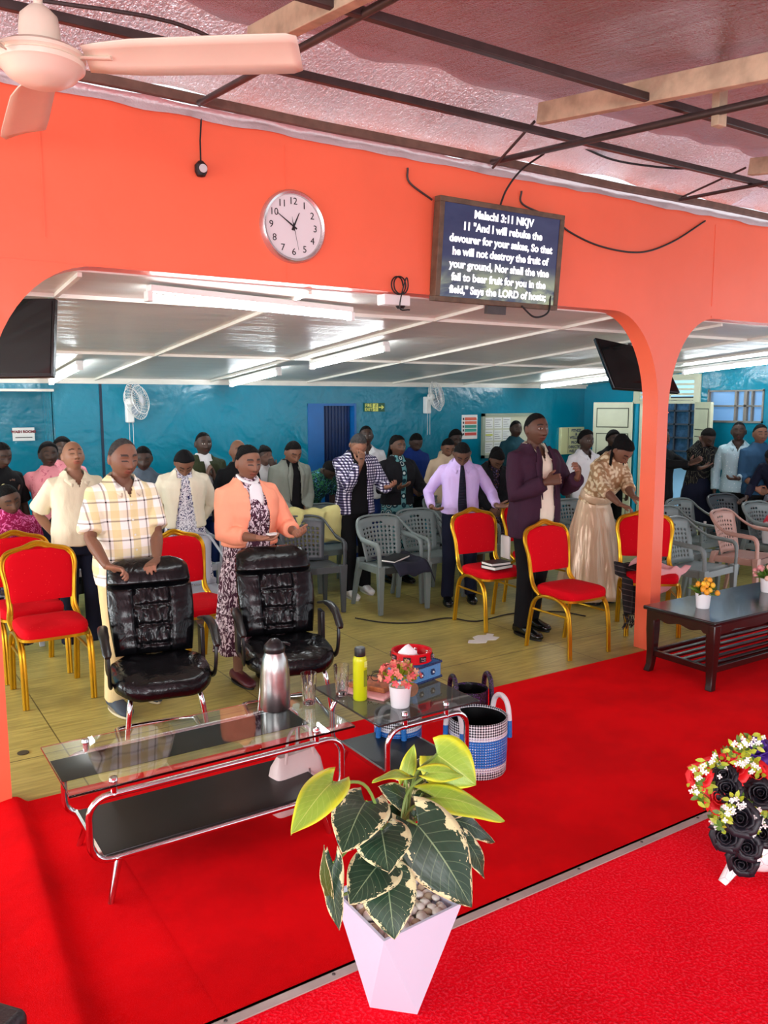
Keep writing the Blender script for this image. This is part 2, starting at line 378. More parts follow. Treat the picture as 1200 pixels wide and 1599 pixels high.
pa=[at(600,25,Y=2.62),at(1200,212,Y=2.62)]; bar('steel_purlin',(-4.5,2.62,pa[0].z),(9.7,2.62,pa[1].z),.03,.035,DARKST,'dark steel purlin farther from the orange wall, crossing top right','beam','steel purlins')
for x,lab in ((1.52,'pale timber rafter above the ceiling fan'),(3.12,'pale timber rafter coming down to the middle of the foil roof'),(4.92,'short timber rafter end at the top right edge')):
    bar('timber_rafter',(x,3.32,rz(3.32)-.10),(x,-3.3,rz(-3.3)-.10),.05,.10,TIMB,lab,'beam','timber rafters')
tag(MB().box((-.03,-.02,-.13),(.03,.02,.13)).ob('timber_block',TIMB,bevel=.004),'short timber block hanging from the middle rafter','beam').location=at(1125,150,Y=2.45)
def rod(a,b,r,lab,mat=DARKST):
    return tag(MB().tube([a,b],r,10).ob('truss_rod',mat),lab,'beam','truss rods')
rod((1.54,3.98,3.30),(1.64,2.2,3.19),.016,'steel truss rod running from the wall plate past the fan blade')
rod((3.36,3.98,3.30),(3.35,1.5,3.07),.018,'steel truss rod rising from the wall plate above the screen')
rod(at(770,262,Y=3.98),at(835,190,Y=3.42),.008,'thin steel brace from wall plate up to the middle rafter end')
rod(at(1062,312,Y=3.98),at(1200,285,Y=3.3),.012,'short steel rod at the right edge above the long cable')
rod(at(1065,308,Y=3.98),at(1165,262,Y=3.42),.007,'thin steel brace at the right edge of the roof')
tag(MB().tube(bez([at(60,0,Y=3.3),at(270,35,Y=3.3),at(400,95,Y=3.38)],4),.008,8).ob('conduit',DARKST),'thin dark conduit crossing behind the ceiling fan','pipe')
# ------------------------------------------------------------------ lamps
n=NT('tube_glow'); n.set(color=(1,1,1),emis=(.88,.96,1),estr=34.0); TUBE=n.m
LW=P('lamp_white',(225,225,222),.4)
def lamp(a,b,lab):
    a=Vector(a);b=Vector(b); c=(a+b)/2; L=(b-a).length; d=(b-a).normalized()
    o=thing('ceiling_light',lab,'light',c,0,'tube lights'); o.rotation_euler=d.to_track_quat('X','Z').to_euler()
    MB().box((-L/2,-.03,-.035),(L/2,.03,-.002)).ob('housing',LW,o,bevel=.003)
    for s in (-1,1): MB().box((s*L/2-.015,-.025,-.085),(s*L/2+.015,.025,-.034)).ob('lamp_holder',LW,o,bevel=.003)
    MB().tube([(-L/2+.015,0,-.062),(L/2-.015,0,-.062)],.017,12).ob('tube',TUBE,o)
def L(x0,y0,x1,y1,lab): lamp((x0,y0,cz(y0)-.01),(x1,y1,cz(y1)-.01),lab)
L(1.36,4.30,2.68,4.50,'longest fluorescent tube light right behind the orange beam under the clock')
L(3.74,7.0,3.74,5.72,'bright tube light in the middle of the white ceiling')
L(3.66,8.75,3.66,7.55,'small tube light far back on the ceiling, in line with the bright middle one')
L(1.75,8.7,1.73,7.42,'tube light at far left beside the hanging television')
L(8.2,8.6,8.3,7.45,'far right tube light just left of the angled television')
L(8.78,6.7,8.82,5.4,'tube light at the right edge above the cream doors')
L(-1.2,6.2,-1.2,7.5,'tube light outside the left of the picture')
# ------------------------------------------------------------------ hanging televisions
TVB=P('tv_plastic',(14,14,17),.25); TVS=P('tv_screen',(8,10,14),.08)
def tv(name,loc,rot,w,h,lab,front=1):
    o=thing(name,lab,'television',loc); o.rotation_euler=rot
    MB().box((-w/2,0,-h/2),(w/2,.035,h/2)).ob('casing',TVB,o,bevel=.006)
    MB().box((-w/2+.015,-.004,-h/2+.02),(w/2-.015,.0,h/2-.015)).ob('screen',TVS,o)
    MB().box((-w/2+.07,.035,-h/2+.03),(w/2-.07,.075,h/2-.18)).ob('back_cover',TVB,o,bevel=.015)
    MB().tube([(0,.06,0),(0,.12,.02),(0,.12,.19)],.018,10).ob('bracket',DARKST,o)
    return o
tv('television',at(-4,528,Y=4.85),(R(-10),0,R(-38)),.62,.42,'black television hanging at the left edge inside the arch')
tl,tr_,br,bl_=at(930,527,Y=4.95),at(1032,549,Y=4.72),at(1063,613,Y=4.52),at(960,606,Y=4.75)
o=thing('television','black television tilted beside and behind the salmon pillar','television',(tl+br)/2); c=o.location
nn=(tr_-tl).cross(bl_-tl).normalized(); nn=nn if nn.y>0 else -nn
def slab(q,a,b,k):
    ctr=sum(q,Vector())/4; q=[ctr+(x-ctr)*k-c for x in q]; v=[x+nn*a for x in q]+[x+nn*b for x in q]
    return MB().add(v,[(3,2,1,0),(4,5,6,7),(0,1,5,4),(1,2,6,5),(2,3,7,6),(3,0,4,7)])
slab([tl,tr_,br,bl_],0,.04,1).ob('casing',TVB,o,bevel=.005); slab([tl,tr_,br,bl_],-.003,.001,.95).ob('screen',TVS,o); slab([tl,tr_,br,bl_],.04,.08,.6).ob('back_cover',TVB,o,bevel=.01)
e=nn*.1; MB().tube([e*.8,e*1.5+Vector((0,0,.05)),e*1.5+Vector((0,0,cz(4.9)-c.z-.01))],.016,8).ob('bracket',DARKST,o)
# ------------------------------------------------------------------ verse screen on the orange wall
def text(body,size,mat,parent,name='lettering',off=0,al='CENTER',M=None,ext=.0008):
    c=bpy.data.curves.new('t','FONT'); c.body=body; c.size=size; c.align_x=al; c.align_y='CENTER'; c.offset=off; c.extrude=ext; c.resolution_u=3
    o=bpy.data.objects.new('t',c); COL.objects.link(o)
    dg=bpy.context.evaluated_depsgraph_get(); me=bpy.data.meshes.new_from_object(o.evaluated_get(dg)); bpy.data.objects.remove(o)
    me.materials.clear(); me.materials.append(mat); q=link(bpy.data.objects.new(name,me),parent); q.matrix_local=M or Matrix(); return q
UP=Matrix.Rotation(R(90),4,'X')     # text plane XY -> XZ, facing -Y
vs=thing('verse_screen','wood-framed screen showing a white Bible verse on the orange wall','screen',(3.445,4.0,2.765)); vs.rotation_euler=(R(5),0,0)
w,h=.985,.585; fm=MB()
for a,b in (((-w/2,-.03,-h/2),(w/2,.03,-h/2+.03)),((-w/2,-.03,h/2-.03),(w/2,.03,h/2)),((-w/2,-.03,-h/2+.03),(-w/2+.035,.03,h/2-.03)),((w/2-.035,-.03,-h/2+.03),(w/2,.03,h/2-.03))): fm.box(a,b)
fm.ob('frame',P('worn_wood_frame',(104,84,64),.6,var=.4,vs=20),vs,bevel=.003)
n=NT('verse_display'); x,y,z=n.xyz()
f1=n.ramp(z,-.02,-.2); c=n.mix(n.noise(4,3,n.scale(None,(1,1,3)),dist=.8),srgb(28,38,84),srgb(66,74,112)); c=n.mix(n.math('MULTIPLY',f1,n.ramp(n.noise(3.5,3,n.scale(None,(1,1,2.2)),dist=1),.3,.62)),c,srgb(190,196,160))  # yellowish reflection low on the screen is painted into the emission colour
n.set(color=(.01,.01,.012),rough=.12,emis=c,estr=.55); VD=n.m
MB().box((-w/2+.03,-.022,-h/2+.028),(w/2-.03,.02,h/2-.028)).ob('display',VD,vs)
n=NT('verse_letters'); n.set(color=(.8,.8,.8),emis=(.9,.92,.98),estr=.9); VL=n.m
LN=['Malachi 3:11 NKJV','11 "And I will rebuke the','devourer for your sakes, So that','he will not destroy the fruit of','your ground, Nor shall the vine','fail to bear fruit for you in the','field," Says the LORD of hosts;']
for i,t in enumerate(LN):
    q=text(t,.062,VL,vs,off=.0022,M=Matrix.Translation((0,-.0235,.215-.0725*i))@UP)
    wd=q.dimensions.x
MB().box((-.05,.02,-h/2-.05),(.1,.05,-h/2+.0)).ob('bracket',DARKST,vs)
# ------------------------------------------------------------------ clock
ck=thing('wall_clock','round white wall clock with silver rim on the orange beam','clock',(2.055,YB,2.795))
RX=Matrix.Rotation(R(90),4,'X')
MB().lathe([(0,0),(.185,0),(.185,.03),(.175,.042),(.163,.036),(.16,.02),(0,.02)],48,M=RX).ob('rim',P('silver_rim',(205,200,198),.25,.8),ck)
MB().lathe([(0,.018),(.162,.018),(.162,.0225),(0,.0225)],48,M=RX).ob('dial',P('dial_white',(222,220,222),.5),ck)
INK=P('ink_black',(22,20,24),.6)
for k in range(1,13):
    a=R(30*k); text(str(k),.05,INK,ck,'numeral',M=Matrix.Translation((.128*sin(a),-.0232,.128*cos(a)))@UP)
def hand(a,l,w,m,nm,y):
    a=R(a); d=Vector((sin(a),0,cos(a))); s=Vector((cos(a),0,-sin(a))); v=[-d*.02-s*w,-d*.02+s*w,d*l+s*w*.3,d*l-s*w*.3]; v=[p+Vector((0,-y,0)) for p in v]
    MB().add(v+[p-Vector((0,.001,0)) for p in v],[(3,2,1,0),(4,5,6,7),(0,1,5,4),(1,2,6,5),(2,3,7,6),(3,0,4,7)]).ob(nm,m,ck)
hand(25,.08,.006,INK,'hour_hand',.025); hand(-57,.115,.005,INK,'minute_hand',.0275); hand(168,.12,.0015,INK,'second_hand',.030); hand(-10,.05,.0022,INK,'alarm_hand',.0245)
# ------------------------------------------------------------------ wiring and small fittings on the beam
def cable(pts,r,lab,mat=RUB,n=10,name='cable'): return tag(MB().tube(bez(pts,n),r,8).ob(name,mat),lab,'cable')
y=YB-.01
cable([at(865,338,Y=3.98),at(890,362,Y=y),at(940,385,Y=y),at(1000,394,Y=y),at(1050,378,Y=y),at(1102,345,Y=y)],.006,'black cable sagging along the orange wall right of the verse screen')
cable([at(780,325,Y=3.98),at(792,295,Y=3.96),at(815,265,Y=3.9),at(850,240,Y=3.7)],.006,'black cable rising from the verse screen to the roof')
cable([at(815,478,Y=3.99),at(835,495,Y=3.97),at(856,488,Y=3.98),at(860,462,Y=4.0)],.006,'black cable loop under the verse screen')
cable([at(637,262,Y=y),at(640,285,Y=y),at(675,312,Y=y)],.006,'brown wire slanting to the upper left of the screen',DARKST)
cable([at(815,298,Y=y),at(816,318,Y=y),at(852,336,Y=3.98)],.006,'brown wire to the upper right of the screen',DARKST)
cable([at(900,225,Y=3.8),at(960,250,Y=3.85),at(1040,262,Y=3.8),at(1110,266,Y=3.7),at(1190,292,Y=3.6)],.007,'long black cable looping under the roof at top right')
c=at(620,446,Y=y); cable([c+Vector((.045*cos(t*.9)+.004*t*.3,-.006*t*.3,.05*sin(t*.9))) for t in range(16)]+[c+Vector((.02,0,-.12)),c+Vector((.09,0,-.13))],.004,'coil of dark wire on the beam left of the verse screen',n=5)
o=thing('junction_box','cream junction box with black sensor under the beam next to the wire coil','box',(2.74,4.10,2.47)); MB().box((-.09,-.03,-.03),(.09,.05,.03)).ob('box',LW,o,bevel=.005); MB().lathe([(0,-.045),(.02,-.045),(.03,-.03),(0,-.03)],16,c=(.04,0,0)).ob('sensor',BLACKP,o)
o=thing('bulb_holder','black bulb holder hanging on a wire above the clock','lamp holder',at(314,265,Y=YB-.03)); MB().lathe([(0,-.035),(.02,-.03),(.03,-.01),(.03,.02),(.012,.04),(0,.04)],16).ob('holder',RUB,o); MB().tube([(0,0,.03),(.004,.01,.14),(.014,.012,.24)],.004,6).ob('wire',RUB,o); MB().lathe([(.01,0),(.02,0),(.02,.004),(.01,.004)],16,M=Matrix.Translation((0,-.028,-.0))@RX).ob('socket_ring',P('pale_ring',(200,200,200),.4),o)
# ------------------------------------------------------------------ signs and boards
GRN=P('sign_green',(20,86,52),.4); YEL=P('sign_yellow',(230,232,120),.5); PAP=P('paper',(232,232,228),.7,var=.05)
s=thing('exit_sign','small green FIRE EXIT sign with running figure and arrow','sign',(5.695,YW-.012,1.825))
MB().box((-.155,0,-.055),(.155,.01,.055)).ob('plate',GRN,s)
text('FIRE',.055,YEL,s,'lettering',.0012,M=Matrix.Translation((-.09,-.001,.025))@UP); text('EXIT',.055,YEL,s,'lettering',.0012,M=Matrix.Translation((-.09,-.001,-.027))@UP)
a=MB(); a.box((.065,-.002,-.008),(.11,0,.008)); a.add([(.105,-.002,-.03),(.145,-.002,0),(.105,-.002,.03),(.105,0,-.03),(.145,0,0),(.105,0,.03)],[(0,1,2),(3,5,4),(0,3,4,1),(1,4,5,2),(2,5,3,0)]); a.ob('arrow',YEL,s)
MB().box((-.028,-.0015,-.05),(.055,0,.05)).ob('figure_panel',YEL,s)
a=MB().ball((.02,-.003,.034),(.008,.001,.008),8)
for q in (((.015,.024),(.005,-.005)),((.005,-.005),(.02,-.02)),((.02,-.02),(.008,-.042)),((.005,-.005),(-.012,-.025)),((-.012,-.025),(-.022,-.025)),((.014,.02),(.035,.008)),((.014,.02),(-.01,.012))): a.tube([(q[0][0],-.003,q[0][1]),(q[1][0],-.003,q[1][1])],.004,6,flat=.4)
a.ob('running_figure',GRN,s)
s=thing('washroom_sign','white WASH ROOMS paper sign with arrow on the far left blue wall','sign',(1.70,10.28,1.60))
RED=P('print_red',(120,14,30),.6)
MB().box((-.11,0,-.07),(.11,.008,.07)).ob('sheet',PAP,s); text('WASH ROOMS',.037,RED,s,'lettering',.002,M=Matrix.Translation((0,-.001,.025))@UP)
MB().box((-.085,-.002,-.04),(.085,0,-.031)).ob('arrow',INK,s); s.location=at(37,678,Y=9.57)
s=thing('poster','narrow poster of orange, teal and red bars on the blue wall','poster',(7.248,YW-.01,1.55))
MB().box((-.135,0,-.165),(.135,.008,.165)).ob('sheet',PAP,s)
for k,cc in enumerate(((214,96,70),(220,110,80),(60,150,130),(60,160,140),(200,70,60))):
    z=.11-.052*k; MB().box((-.085,-.003,z-.02),(.12,0,z+.02)).ob('colour_bar',P('bar%d'%k,cc,.5),s); MB().box((-.12,-.003,z-.015),(-.1,0,z+.015)).ob('number_mark',INK,s)
s=thing('notice_board','framed notice board with pinned papers behind the purple blazer man','notice board',(7.95,YW-.01,1.42))
a=MB(); w,h=.98,.62
for p,q in (((-w/2,-.03,-h/2),(w/2,.01,-h/2+.04)),((-w/2,-.03,h/2-.04),(w/2,.01,h/2)),((-w/2,-.03,-h/2),(-w/2+.04,.01,h/2)),((w/2-.04,-.03,-h/2),(w/2,.01,h/2))): a.box(p,q)
a.ob('frame',P('board_frame',(150,160,140),.4),s); MB().box((-w/2+.03,-.005,-h/2+.03),(w/2-.03,.005,h/2-.03)).ob('board',P('board_cream',(205,205,180),.6),s)
for i in range(3):
    for j in range(3):
        MB().box((-.43+.16*i,-.012,.1-.17*j),(-.29+.16*i,-.006,.25-.17*j)).ob('pinned_paper',PAP,s)
a=MB()
for i in range(3):
    for j in range(3):
        for k in range(4): a.box((-.42+.16*i,-.0135,.125-.17*j+.03*k),(-.31+.16*i-.02*(k%3),-.012,.131-.17*j+.03*k))
a.ob('paper_lines',P('ink_faint',(110,110,112),.7),s); MB().box((-.425,-.0145,-.0),(-.30,-.0135,.022)).ob('highlight',P('mark_yellow',(200,205,70),.6),s)
s=thing('cream_sign_box','cream box sign with dark lettering on the right wall near the corner','sign',(XR-.03,9.0-.28,1.32),R(-90))
s.location=(XR-.28,YW-.02,1.31); s.rotation_euler=(0,0,R(0))
MB().box((-.24,-.03,-.2),(.24,.03,.2)).ob('box',P('sign_cream',(206,206,158),.5),s,bevel=.004)
NV=P('print_navy',(40,52,90),.6)
for k,(t,z) in enumerate((('FITNESS',.15),('&',.095),('WELLNESS',.045),('PROPER',-.03),('DIRECTION',-.095),('WELCOME',-.16))): text(t,.058,NV,s,'lettering',.0015,M=Matrix.Translation((.07,-.032,z))@UP)
MB().box((-.1,-.032,-.19),(-.09,-.03,.19)).ob('edge_line',P('groove_dark',(70,74,60),.6),s)
# ------------------------------------------------------------------ wall fans
n=NT('fan_clear_blade'); n.set(color=(.75,.82,.9),rough=.15,trans=.6); CLR=n.m
def wallfan(loc,yaw,lab):
    o=thing('wall_fan',lab,'fan',loc,0,'wall fans')
    MB().box((-.04,-.05,-.12),(.04,.03,.10)).ob('wall_mount',WHITEP,o,bevel=.01)
    MB().tube([(0,-.04,.06),(0,-.10,.10)],.022,10).ob('neck',WHITEP,o)
    M=Matrix.Translation((0,-.14,.10))@Matrix.Rotation(yaw,4,'Z')@Matrix.Rotation(R(78),4,'X')
    MB().lathe([(0,-.07),(.045,-.06),(.05,0),(.03,.02),(0,.02)],16,M=M).ob('motor',WHITEP,o)
    g=MB(); Rr=.2
    for k in range(30):
        a=2*PI*k/30; p=[(.04*cos(a),.04*sin(a),.11),(.15*cos(a),.15*sin(a),.10),(Rr*cos(a),Rr*sin(a),.05),(.15*cos(a),.15*sin(a),.0),(.05*cos(a),.05*sin(a),-.02)]
        g.tube([M@Vector(q) for q in p],.0022,4)
    for r_,z in ((Rr,.05),(.15,.10),(.15,0)): g.tube([M@Vector((r_*cos(2*PI*k/32),r_*sin(2*PI*k/32),z)) for k in range(32)],.004,6,closed=True)
    g.ob('cage',WHITEP,o)
    for b in range(3):
        v=[];a0=b*2*PI/3
        for i in range(7):
            for s_ in (-1,1):
                r_=.04+.135*i/6; w=.6*sin(PI*(i+1.2)/8); v.append(M@Vector((r_*cos(a0+s_*w*.8),r_*sin(a0+s_*w*.8),.05+s_*.012)))
        f=[(2*i,2*i+1,2*i+3,2*i+2) for i in range(6)]
        q=MB().add(v,f).ob('blade',CLR,o,solid=.003)
    MB().lathe([(0,.125),(.03,.12),(.04,.11),(0,.108)],16,M=M).ob('badge',P('fan_badge',(215,215,220),.4),o)
    MB().tube([(-.02,-.05,-.12),(-.02,-.05,-.4)],.002,5).ob('pull_cord',WHITEP,o); MB().tube([(.02,-.05,-.12),(.02,-.05,-.4)],.002,5).ob('pull_cord',WHITEP,o)
    return o
wallfan((2.58,YW-.03,1.80),R(40),'white wall fan at the left, below the ceiling edge'); wallfan((6.50,YW-.03,1.86),R(35),'white wall fan near the middle right of the exit sign')
cable([(2.60,YW-.01,2.12),(2.61,YW-.02,2.06),(2.60,YW-.02,1.92)],.008,'short dark wire dropping from the ceiling to the left wall fan')
# ------------------------------------------------------------------ ceiling fan
CF=P('cream_enamel',(226,216,196),.3,var=.04)
c=at(64,94,Y=2.84); cf=thing('ceiling_fan','cream ceiling fan with a blade stretching right at the top left','fan',c)
MB().lathe([(0,-.075),(.07,-.068),(.10,-.05),(.118,-.028),(.128,-.022),(.13,-.008),(.122,-.002),(.132,.006),(.132,.016),(.11,.03),(.062,.035),(.06,.09),(.055,.125),(.03,.15),(0,.15)],40).ob('motor_housing',CF,cf)
MB().tube([(0,0,.14),(0,0,.72)],.014,12).ob('down_rod',CF,cf)
vd=(CR*1.0); vd.z=0; vd.normalize()
for k,a in enumerate((R(-3),R(117),R(237))):
    d=Matrix.Rotation(a,3,'Z')@vd; s=Vector((-d.y,d.x,0)); v=[];f=[]; prof=[(.14,.038),(.2,.055),(.3,.072),(.5,.078),(.65,.082),(.77,.082),(.80,.062)]
    for r_,w in prof:
        for j in range(5): t=-1+j/2; v.append(d*r_+s*w*t+Vector((0,0,-.024*t+.006*(1-t*t)))) 
    for i in range(len(prof)-1):
        for j in range(4): q=i*5+j; f.append((q,q+5,q+6,q+1))
    b=MB().add(v,f).ob('blade',CF,cf,solid=.004); MB().tube([d*.09,d*.13+Vector((0,0,.004)),d*.22],.012,8,flat=.4).ob('blade_arm',CF,b)
# ------------------------------------------------------------------ banquet chairs
n=NT('red_chair_fabric'); n.set(rough=.85,spec=.15,color=n.mix(n.math('LESS_THAN',n.vor(38),.09),srgb(204,0,22),srgb(232,70,60))); n.bump(n.noise(300,2),.2,.003); REDF=n.m
def banquet():
    o=thing('banquet_chair','x','chair')
    for s in (-1,1):
        x=s*.205
        m=MB()
        for dx in (-.009,.009):
            m.tube(bez([(x+dx,.25,0),(x+dx,.21,.25),(x+dx,.165,.38),(x+dx,.06,.43),(x+dx,-.06,.43),(x+dx,-.165,.38),(x+dx,-.20,.25),(x+dx,-.215,0)],6),.0115,8)
        m.ob('leg_frame',GOLD,o)
        MB().tube([(x,.2,.31),(x,-.185,.31)],.009,8).ob('stretcher',GOLD,o)
    m=MB(); pa=[(-.205,.11,.43),(-.212,.17,.48),(-.2,.215,.55),(-.21,.235,.7),(-.225,.265,.82),(-.19,.285,.895),(-.09,.295,.925),(0,.30,.955),(.09,.295,.925),(.19,.285,.895),(.225,.265,.82),(.21,.235,.7),(.2,.215,.55),(.212,.17,.48),(.205,.11,.43)]
    for k in (-1,1): m.tube(bez([(x*(1+.035*k),y,z+(.01*k if z>.5 else 0)) for x,y,z in pa],5),.0125,8)
    m.ob('back_frame',GOLD,o)
    MB().tube([(-.2,.19,.60),(.2,.19,.60)],.009,8).ob('cross_bar',GOLD,o) if 0 else None
    # back cushion
    rings=[]
    for k in range(15):
        t=k/14; z=.585+.325*t; w=(.192+.02*sin(t*2.4)) if t<.8 else .212*math.sqrt(max(.05,1-((t-.8)/.22)**2)); z2=z+(.012*(1) if t>.9 else 0)
        y=.218+.06*t; th=.028*min(1,.55+3*min(t,1-t))
        rings.append([(w*cos(a),y+th*sin(a)*(1),z2) for a in [2*PI*j/20 for j in range(20)]])
        rings[-1]=[(math.copysign(abs(cos(a))**.55,cos(a))*w,y+th*math.copysign(abs(sin(a))**.6,sin(a)),z2) for a in [2*PI*j/20 for j in range(20)]]
    MB().loft(rings).ob('backrest',REDF,o,ang=60)
    rings=[]
    for z,k in ((.432,.93),(.445,.985),(.47,1),(.492,.98),(.503,.9),(.506,.6),(.507,.2)):
        rings.append([(math.copysign(abs(cos(a))**.4,cos(a))*.212*k,-.01+math.copysign(abs(sin(a))**.4,sin(a))*.205*k,z-.02*(sin(a)<0)*abs(sin(a))**3*k) for a in [2*PI*j/36+.01 for j in range(36)]])
    MB().loft(rings).ob('seat',REDF,o,ang=60)
    MB().loft([[(math.copysign(abs(cos(a))**.4,cos(a))*.214,-.01+math.copysign(abs(sin(a))**.4,sin(a))*.205,z) for a in [2*PI*j/36+.01 for j in range(36)]] for z in (.418,.436)]).ob('seat_rail',GOLD,o)
    return o
bc=banquet()
BQ=[((1.03,5.56),0,'red and gold banquet chair nearest the left edge, in front of its twin'),
((1.0,6.15),R(4),'red banquet chair behind the front left one, only back and side showing'),
((2.02,5.55),R(12),'red banquet chair between the leather chairs, behind the pink jacket woman'),
((4.55,5.33),R(-4),'red and gold banquet chair with books on its seat'),
((4.56,4.42),R(0),'empty red and gold banquet chair in front of the purple blazer man'),
((5.50,4.45),R(-40),'red banquet chair the gold dress woman leans on, partly behind the pillar'),
((5.38,5.62),R(3),'red banquet chair standing behind the purple blazer man')]
for i,(p,a,l) in enumerate(BQ):
    o=bc if i==0 else dup(bc)
    o.location=(*p,0); o.rotation_euler=(0,0,a); tag(o,l,'chair','red and gold banquet chairs')
# ------------------------------------------------------------------ plastic chairs
def plastic(mat):
    o=thing('plastic_chair','x','chair')
    def S(u,v):                     # back shell surface u -1..1, v 0..1
        z=.42+.40*v-.03*u*u*v; x=u*(.19+.045*v); y=.19+.09*v-.05*u*u; return Vector((x,y,z))
    cols,rows=11,10; m=MB(); idx={}
    def V(p):
        k=(round(p.x,5),round(p.y,5),round(p.z,5))
        if k not in idx: idx[k]=len(m.v); m.v.append(p)
        return idx[k]
    for i in range(cols):
        for j in range(rows):
            u0,u1=-1+2*i/cols,-1+2*(i+1)/cols; v0,v1=j/rows,(j+1)/rows; off=.5*(j%2)
            A,B,C,D=V(S(u0,v0)),V(S(u1,v0)),V(S(u1,v1)),V(S(u0,v1))
            solid=i in (0,cols-1) or j in (0,rows-1) or (j==rows-2 and not 3<i<7)
            if solid: m.f.append([A,B,C,D]); continue
            uc,vc=(u0+u1)/2,(v0+v1)/2; du,dv=(u1-u0)*.30,(v1-v0)*.40
            if j==rows-2: du=(u1-u0)*.499; dv=(v1-v0)*.35
            b,r_,t,l=V(S(uc,vc-dv)),V(S(uc+du,vc)),V(S(uc,vc+dv)),V(S(uc-du,vc))
            m.f+=[[A,B,b],[B,r_,b],[B,C,r_],[C,t,r_],[C,D,t],[D,l,t],[D,A,l],[A,b,l]]
    m.ob('backrest',mat,o,solid=.006,ang=60)
    rings=[]; q=MB()
    for k in range(9):
        y=-.22+.42*k/8; rings.append([(x,y,.425-.012*cos(x*6)-.01*k/8+(-.02 if k==0 else 0)) for x in [-.23+.46*j/10 for j in range(11)]])
    v=[p for r_ in rings for p in r_]; f=[(i*11+j,i*11+j+1,(i+1)*11+j+1,(i+1)*11+j) for i in range(8) for j in range(10)]
    q.add(v,f).ob('seat',mat,o,solid=.008)
    # rolled rim and arms: one sweep each side
    for s in (-1,1):
        MB().tube(bez([(0,.285,.83),(s*.12,.28,.828),(s*.215,.25,.80),(s*.262,.17,.72),(s*.285,.05,.655),(s*.285,-.12,.64),(s*.275,-.2,.625),(s*.268,-.225,.56),(s*.262,-.225,.42)],6),[.016]*4*6+[.024]*3*6+[.02]*6+[.018],8,flat=.7).ob('armrest',mat,o)
        MB().loft([[(s*.25+a*w,-.22+b*w,z-0*w) for a,b in ((-1,-.7),(1,-.7),(1,.8),(-1,.8))] for z,w in ((0,.02),(.2,.026),(.44,.035))]).ob('leg',mat,o,bevel=.004)
        MB().loft([[(s*x+a*w,y+b*w,z) for a,b in ((-1,-.7),(1,-.7),(1,.8),(-1,.8))] for x,y,z,w in ((.25,.29,0,.018),(.235,.24,.25,.024),(.215,.19,.46,.034))]).ob('leg',mat,o,bevel=.004)
        MB().box((-.215*(s>0)-.0,-.235,.37),(.23*(s>0) ,-.222,.425)).ob('apron',mat,o) if s>0 else MB().box((-.23,-.235,.37),(.0,-.222,.425)).ob('apron',mat,o)
        MB().box((s*.235-.006,-.22,.36),(s*.235+.006,.2,.42)).ob('side_apron',mat,o)
    return o
PG=P('grey_green_plastic',(118,130,128),.38,var=.08); PD=P('dark_grey_plastic',(70,76,80),.38,var=.08); PW=P('pale_grey_plastic',(172,178,188),.4,var=.06); PK=P('dusty_pink_plastic',(186,146,132),.42,var=.08)
pcs={}
PL=[(PG,(4.16,6.28),-2,'grey plastic armchair with a notebook and dark cloth on the seat'),
(PG,(4.72,6.45),0,'grey plastic armchair between the notebook chair and the lilac shirt man'),
(PD,(3.48,6.62),-10,'dark grey plastic armchair with pale yellow cloth over its back'),
(PG,(5.28,6.60),6,'grey plastic armchair behind the lilac shirt man'),
(PG,(4.12,7.35),0,'grey plastic armchair behind the teal skirt woman'),
(PG,(5.62,7.25),5,'grey plastic armchair in the rear row behind the lilac shirt'),
(PG,(6.95,5.2),4,'grey plastic armchair nearest the right of the salmon pillar'),
(PG,(6.35,4.62),6,'grey plastic armchair low behind the pink cloth and pillar'),
(PK,(7.22,4.72),10,'dusty pink plastic armchair at the right behind the dark table'),
(PG,(7.62,5.55),2,'grey plastic armchair behind the nearest right one, bottle on it'),
(PD,(8.38,5.58),-6,'dark grey plastic armchair under the dotted blouse person'),
(PG,(8.06,4.93),0,'grey plastic armchair at the right edge holding the red and white backpack'),
(PW,(2.22,6.22),-6,'pale plastic armchair between plaid shirt man and pink jacket woman'),
(PW,(2.55,7.3),3,'pale plastic armchair in front of the white jacket woman'),
(PW,(.95,6.98),-4,'pale plastic armchair at the left edge behind red chairs'),
(PW,(1.8,7.7),2,'pale plastic armchair behind the cream polo man'),
(PG,(6.3,7.9),0,'grey plastic armchair far back in front of the notice board'),
(PG,(6.55,6.2),-5,'grey plastic armchair behind the gold dress woman')]
for mt,p,a,l in PL:
    if mt.name not in pcs: o=pcs[mt.name]=plastic(mt)
    else: o=dup(pcs[mt.name])
    o.location=(*p,0); o.rotation_euler=(0,0,R(a)); tag(o,l,'chair','plastic armchairs')
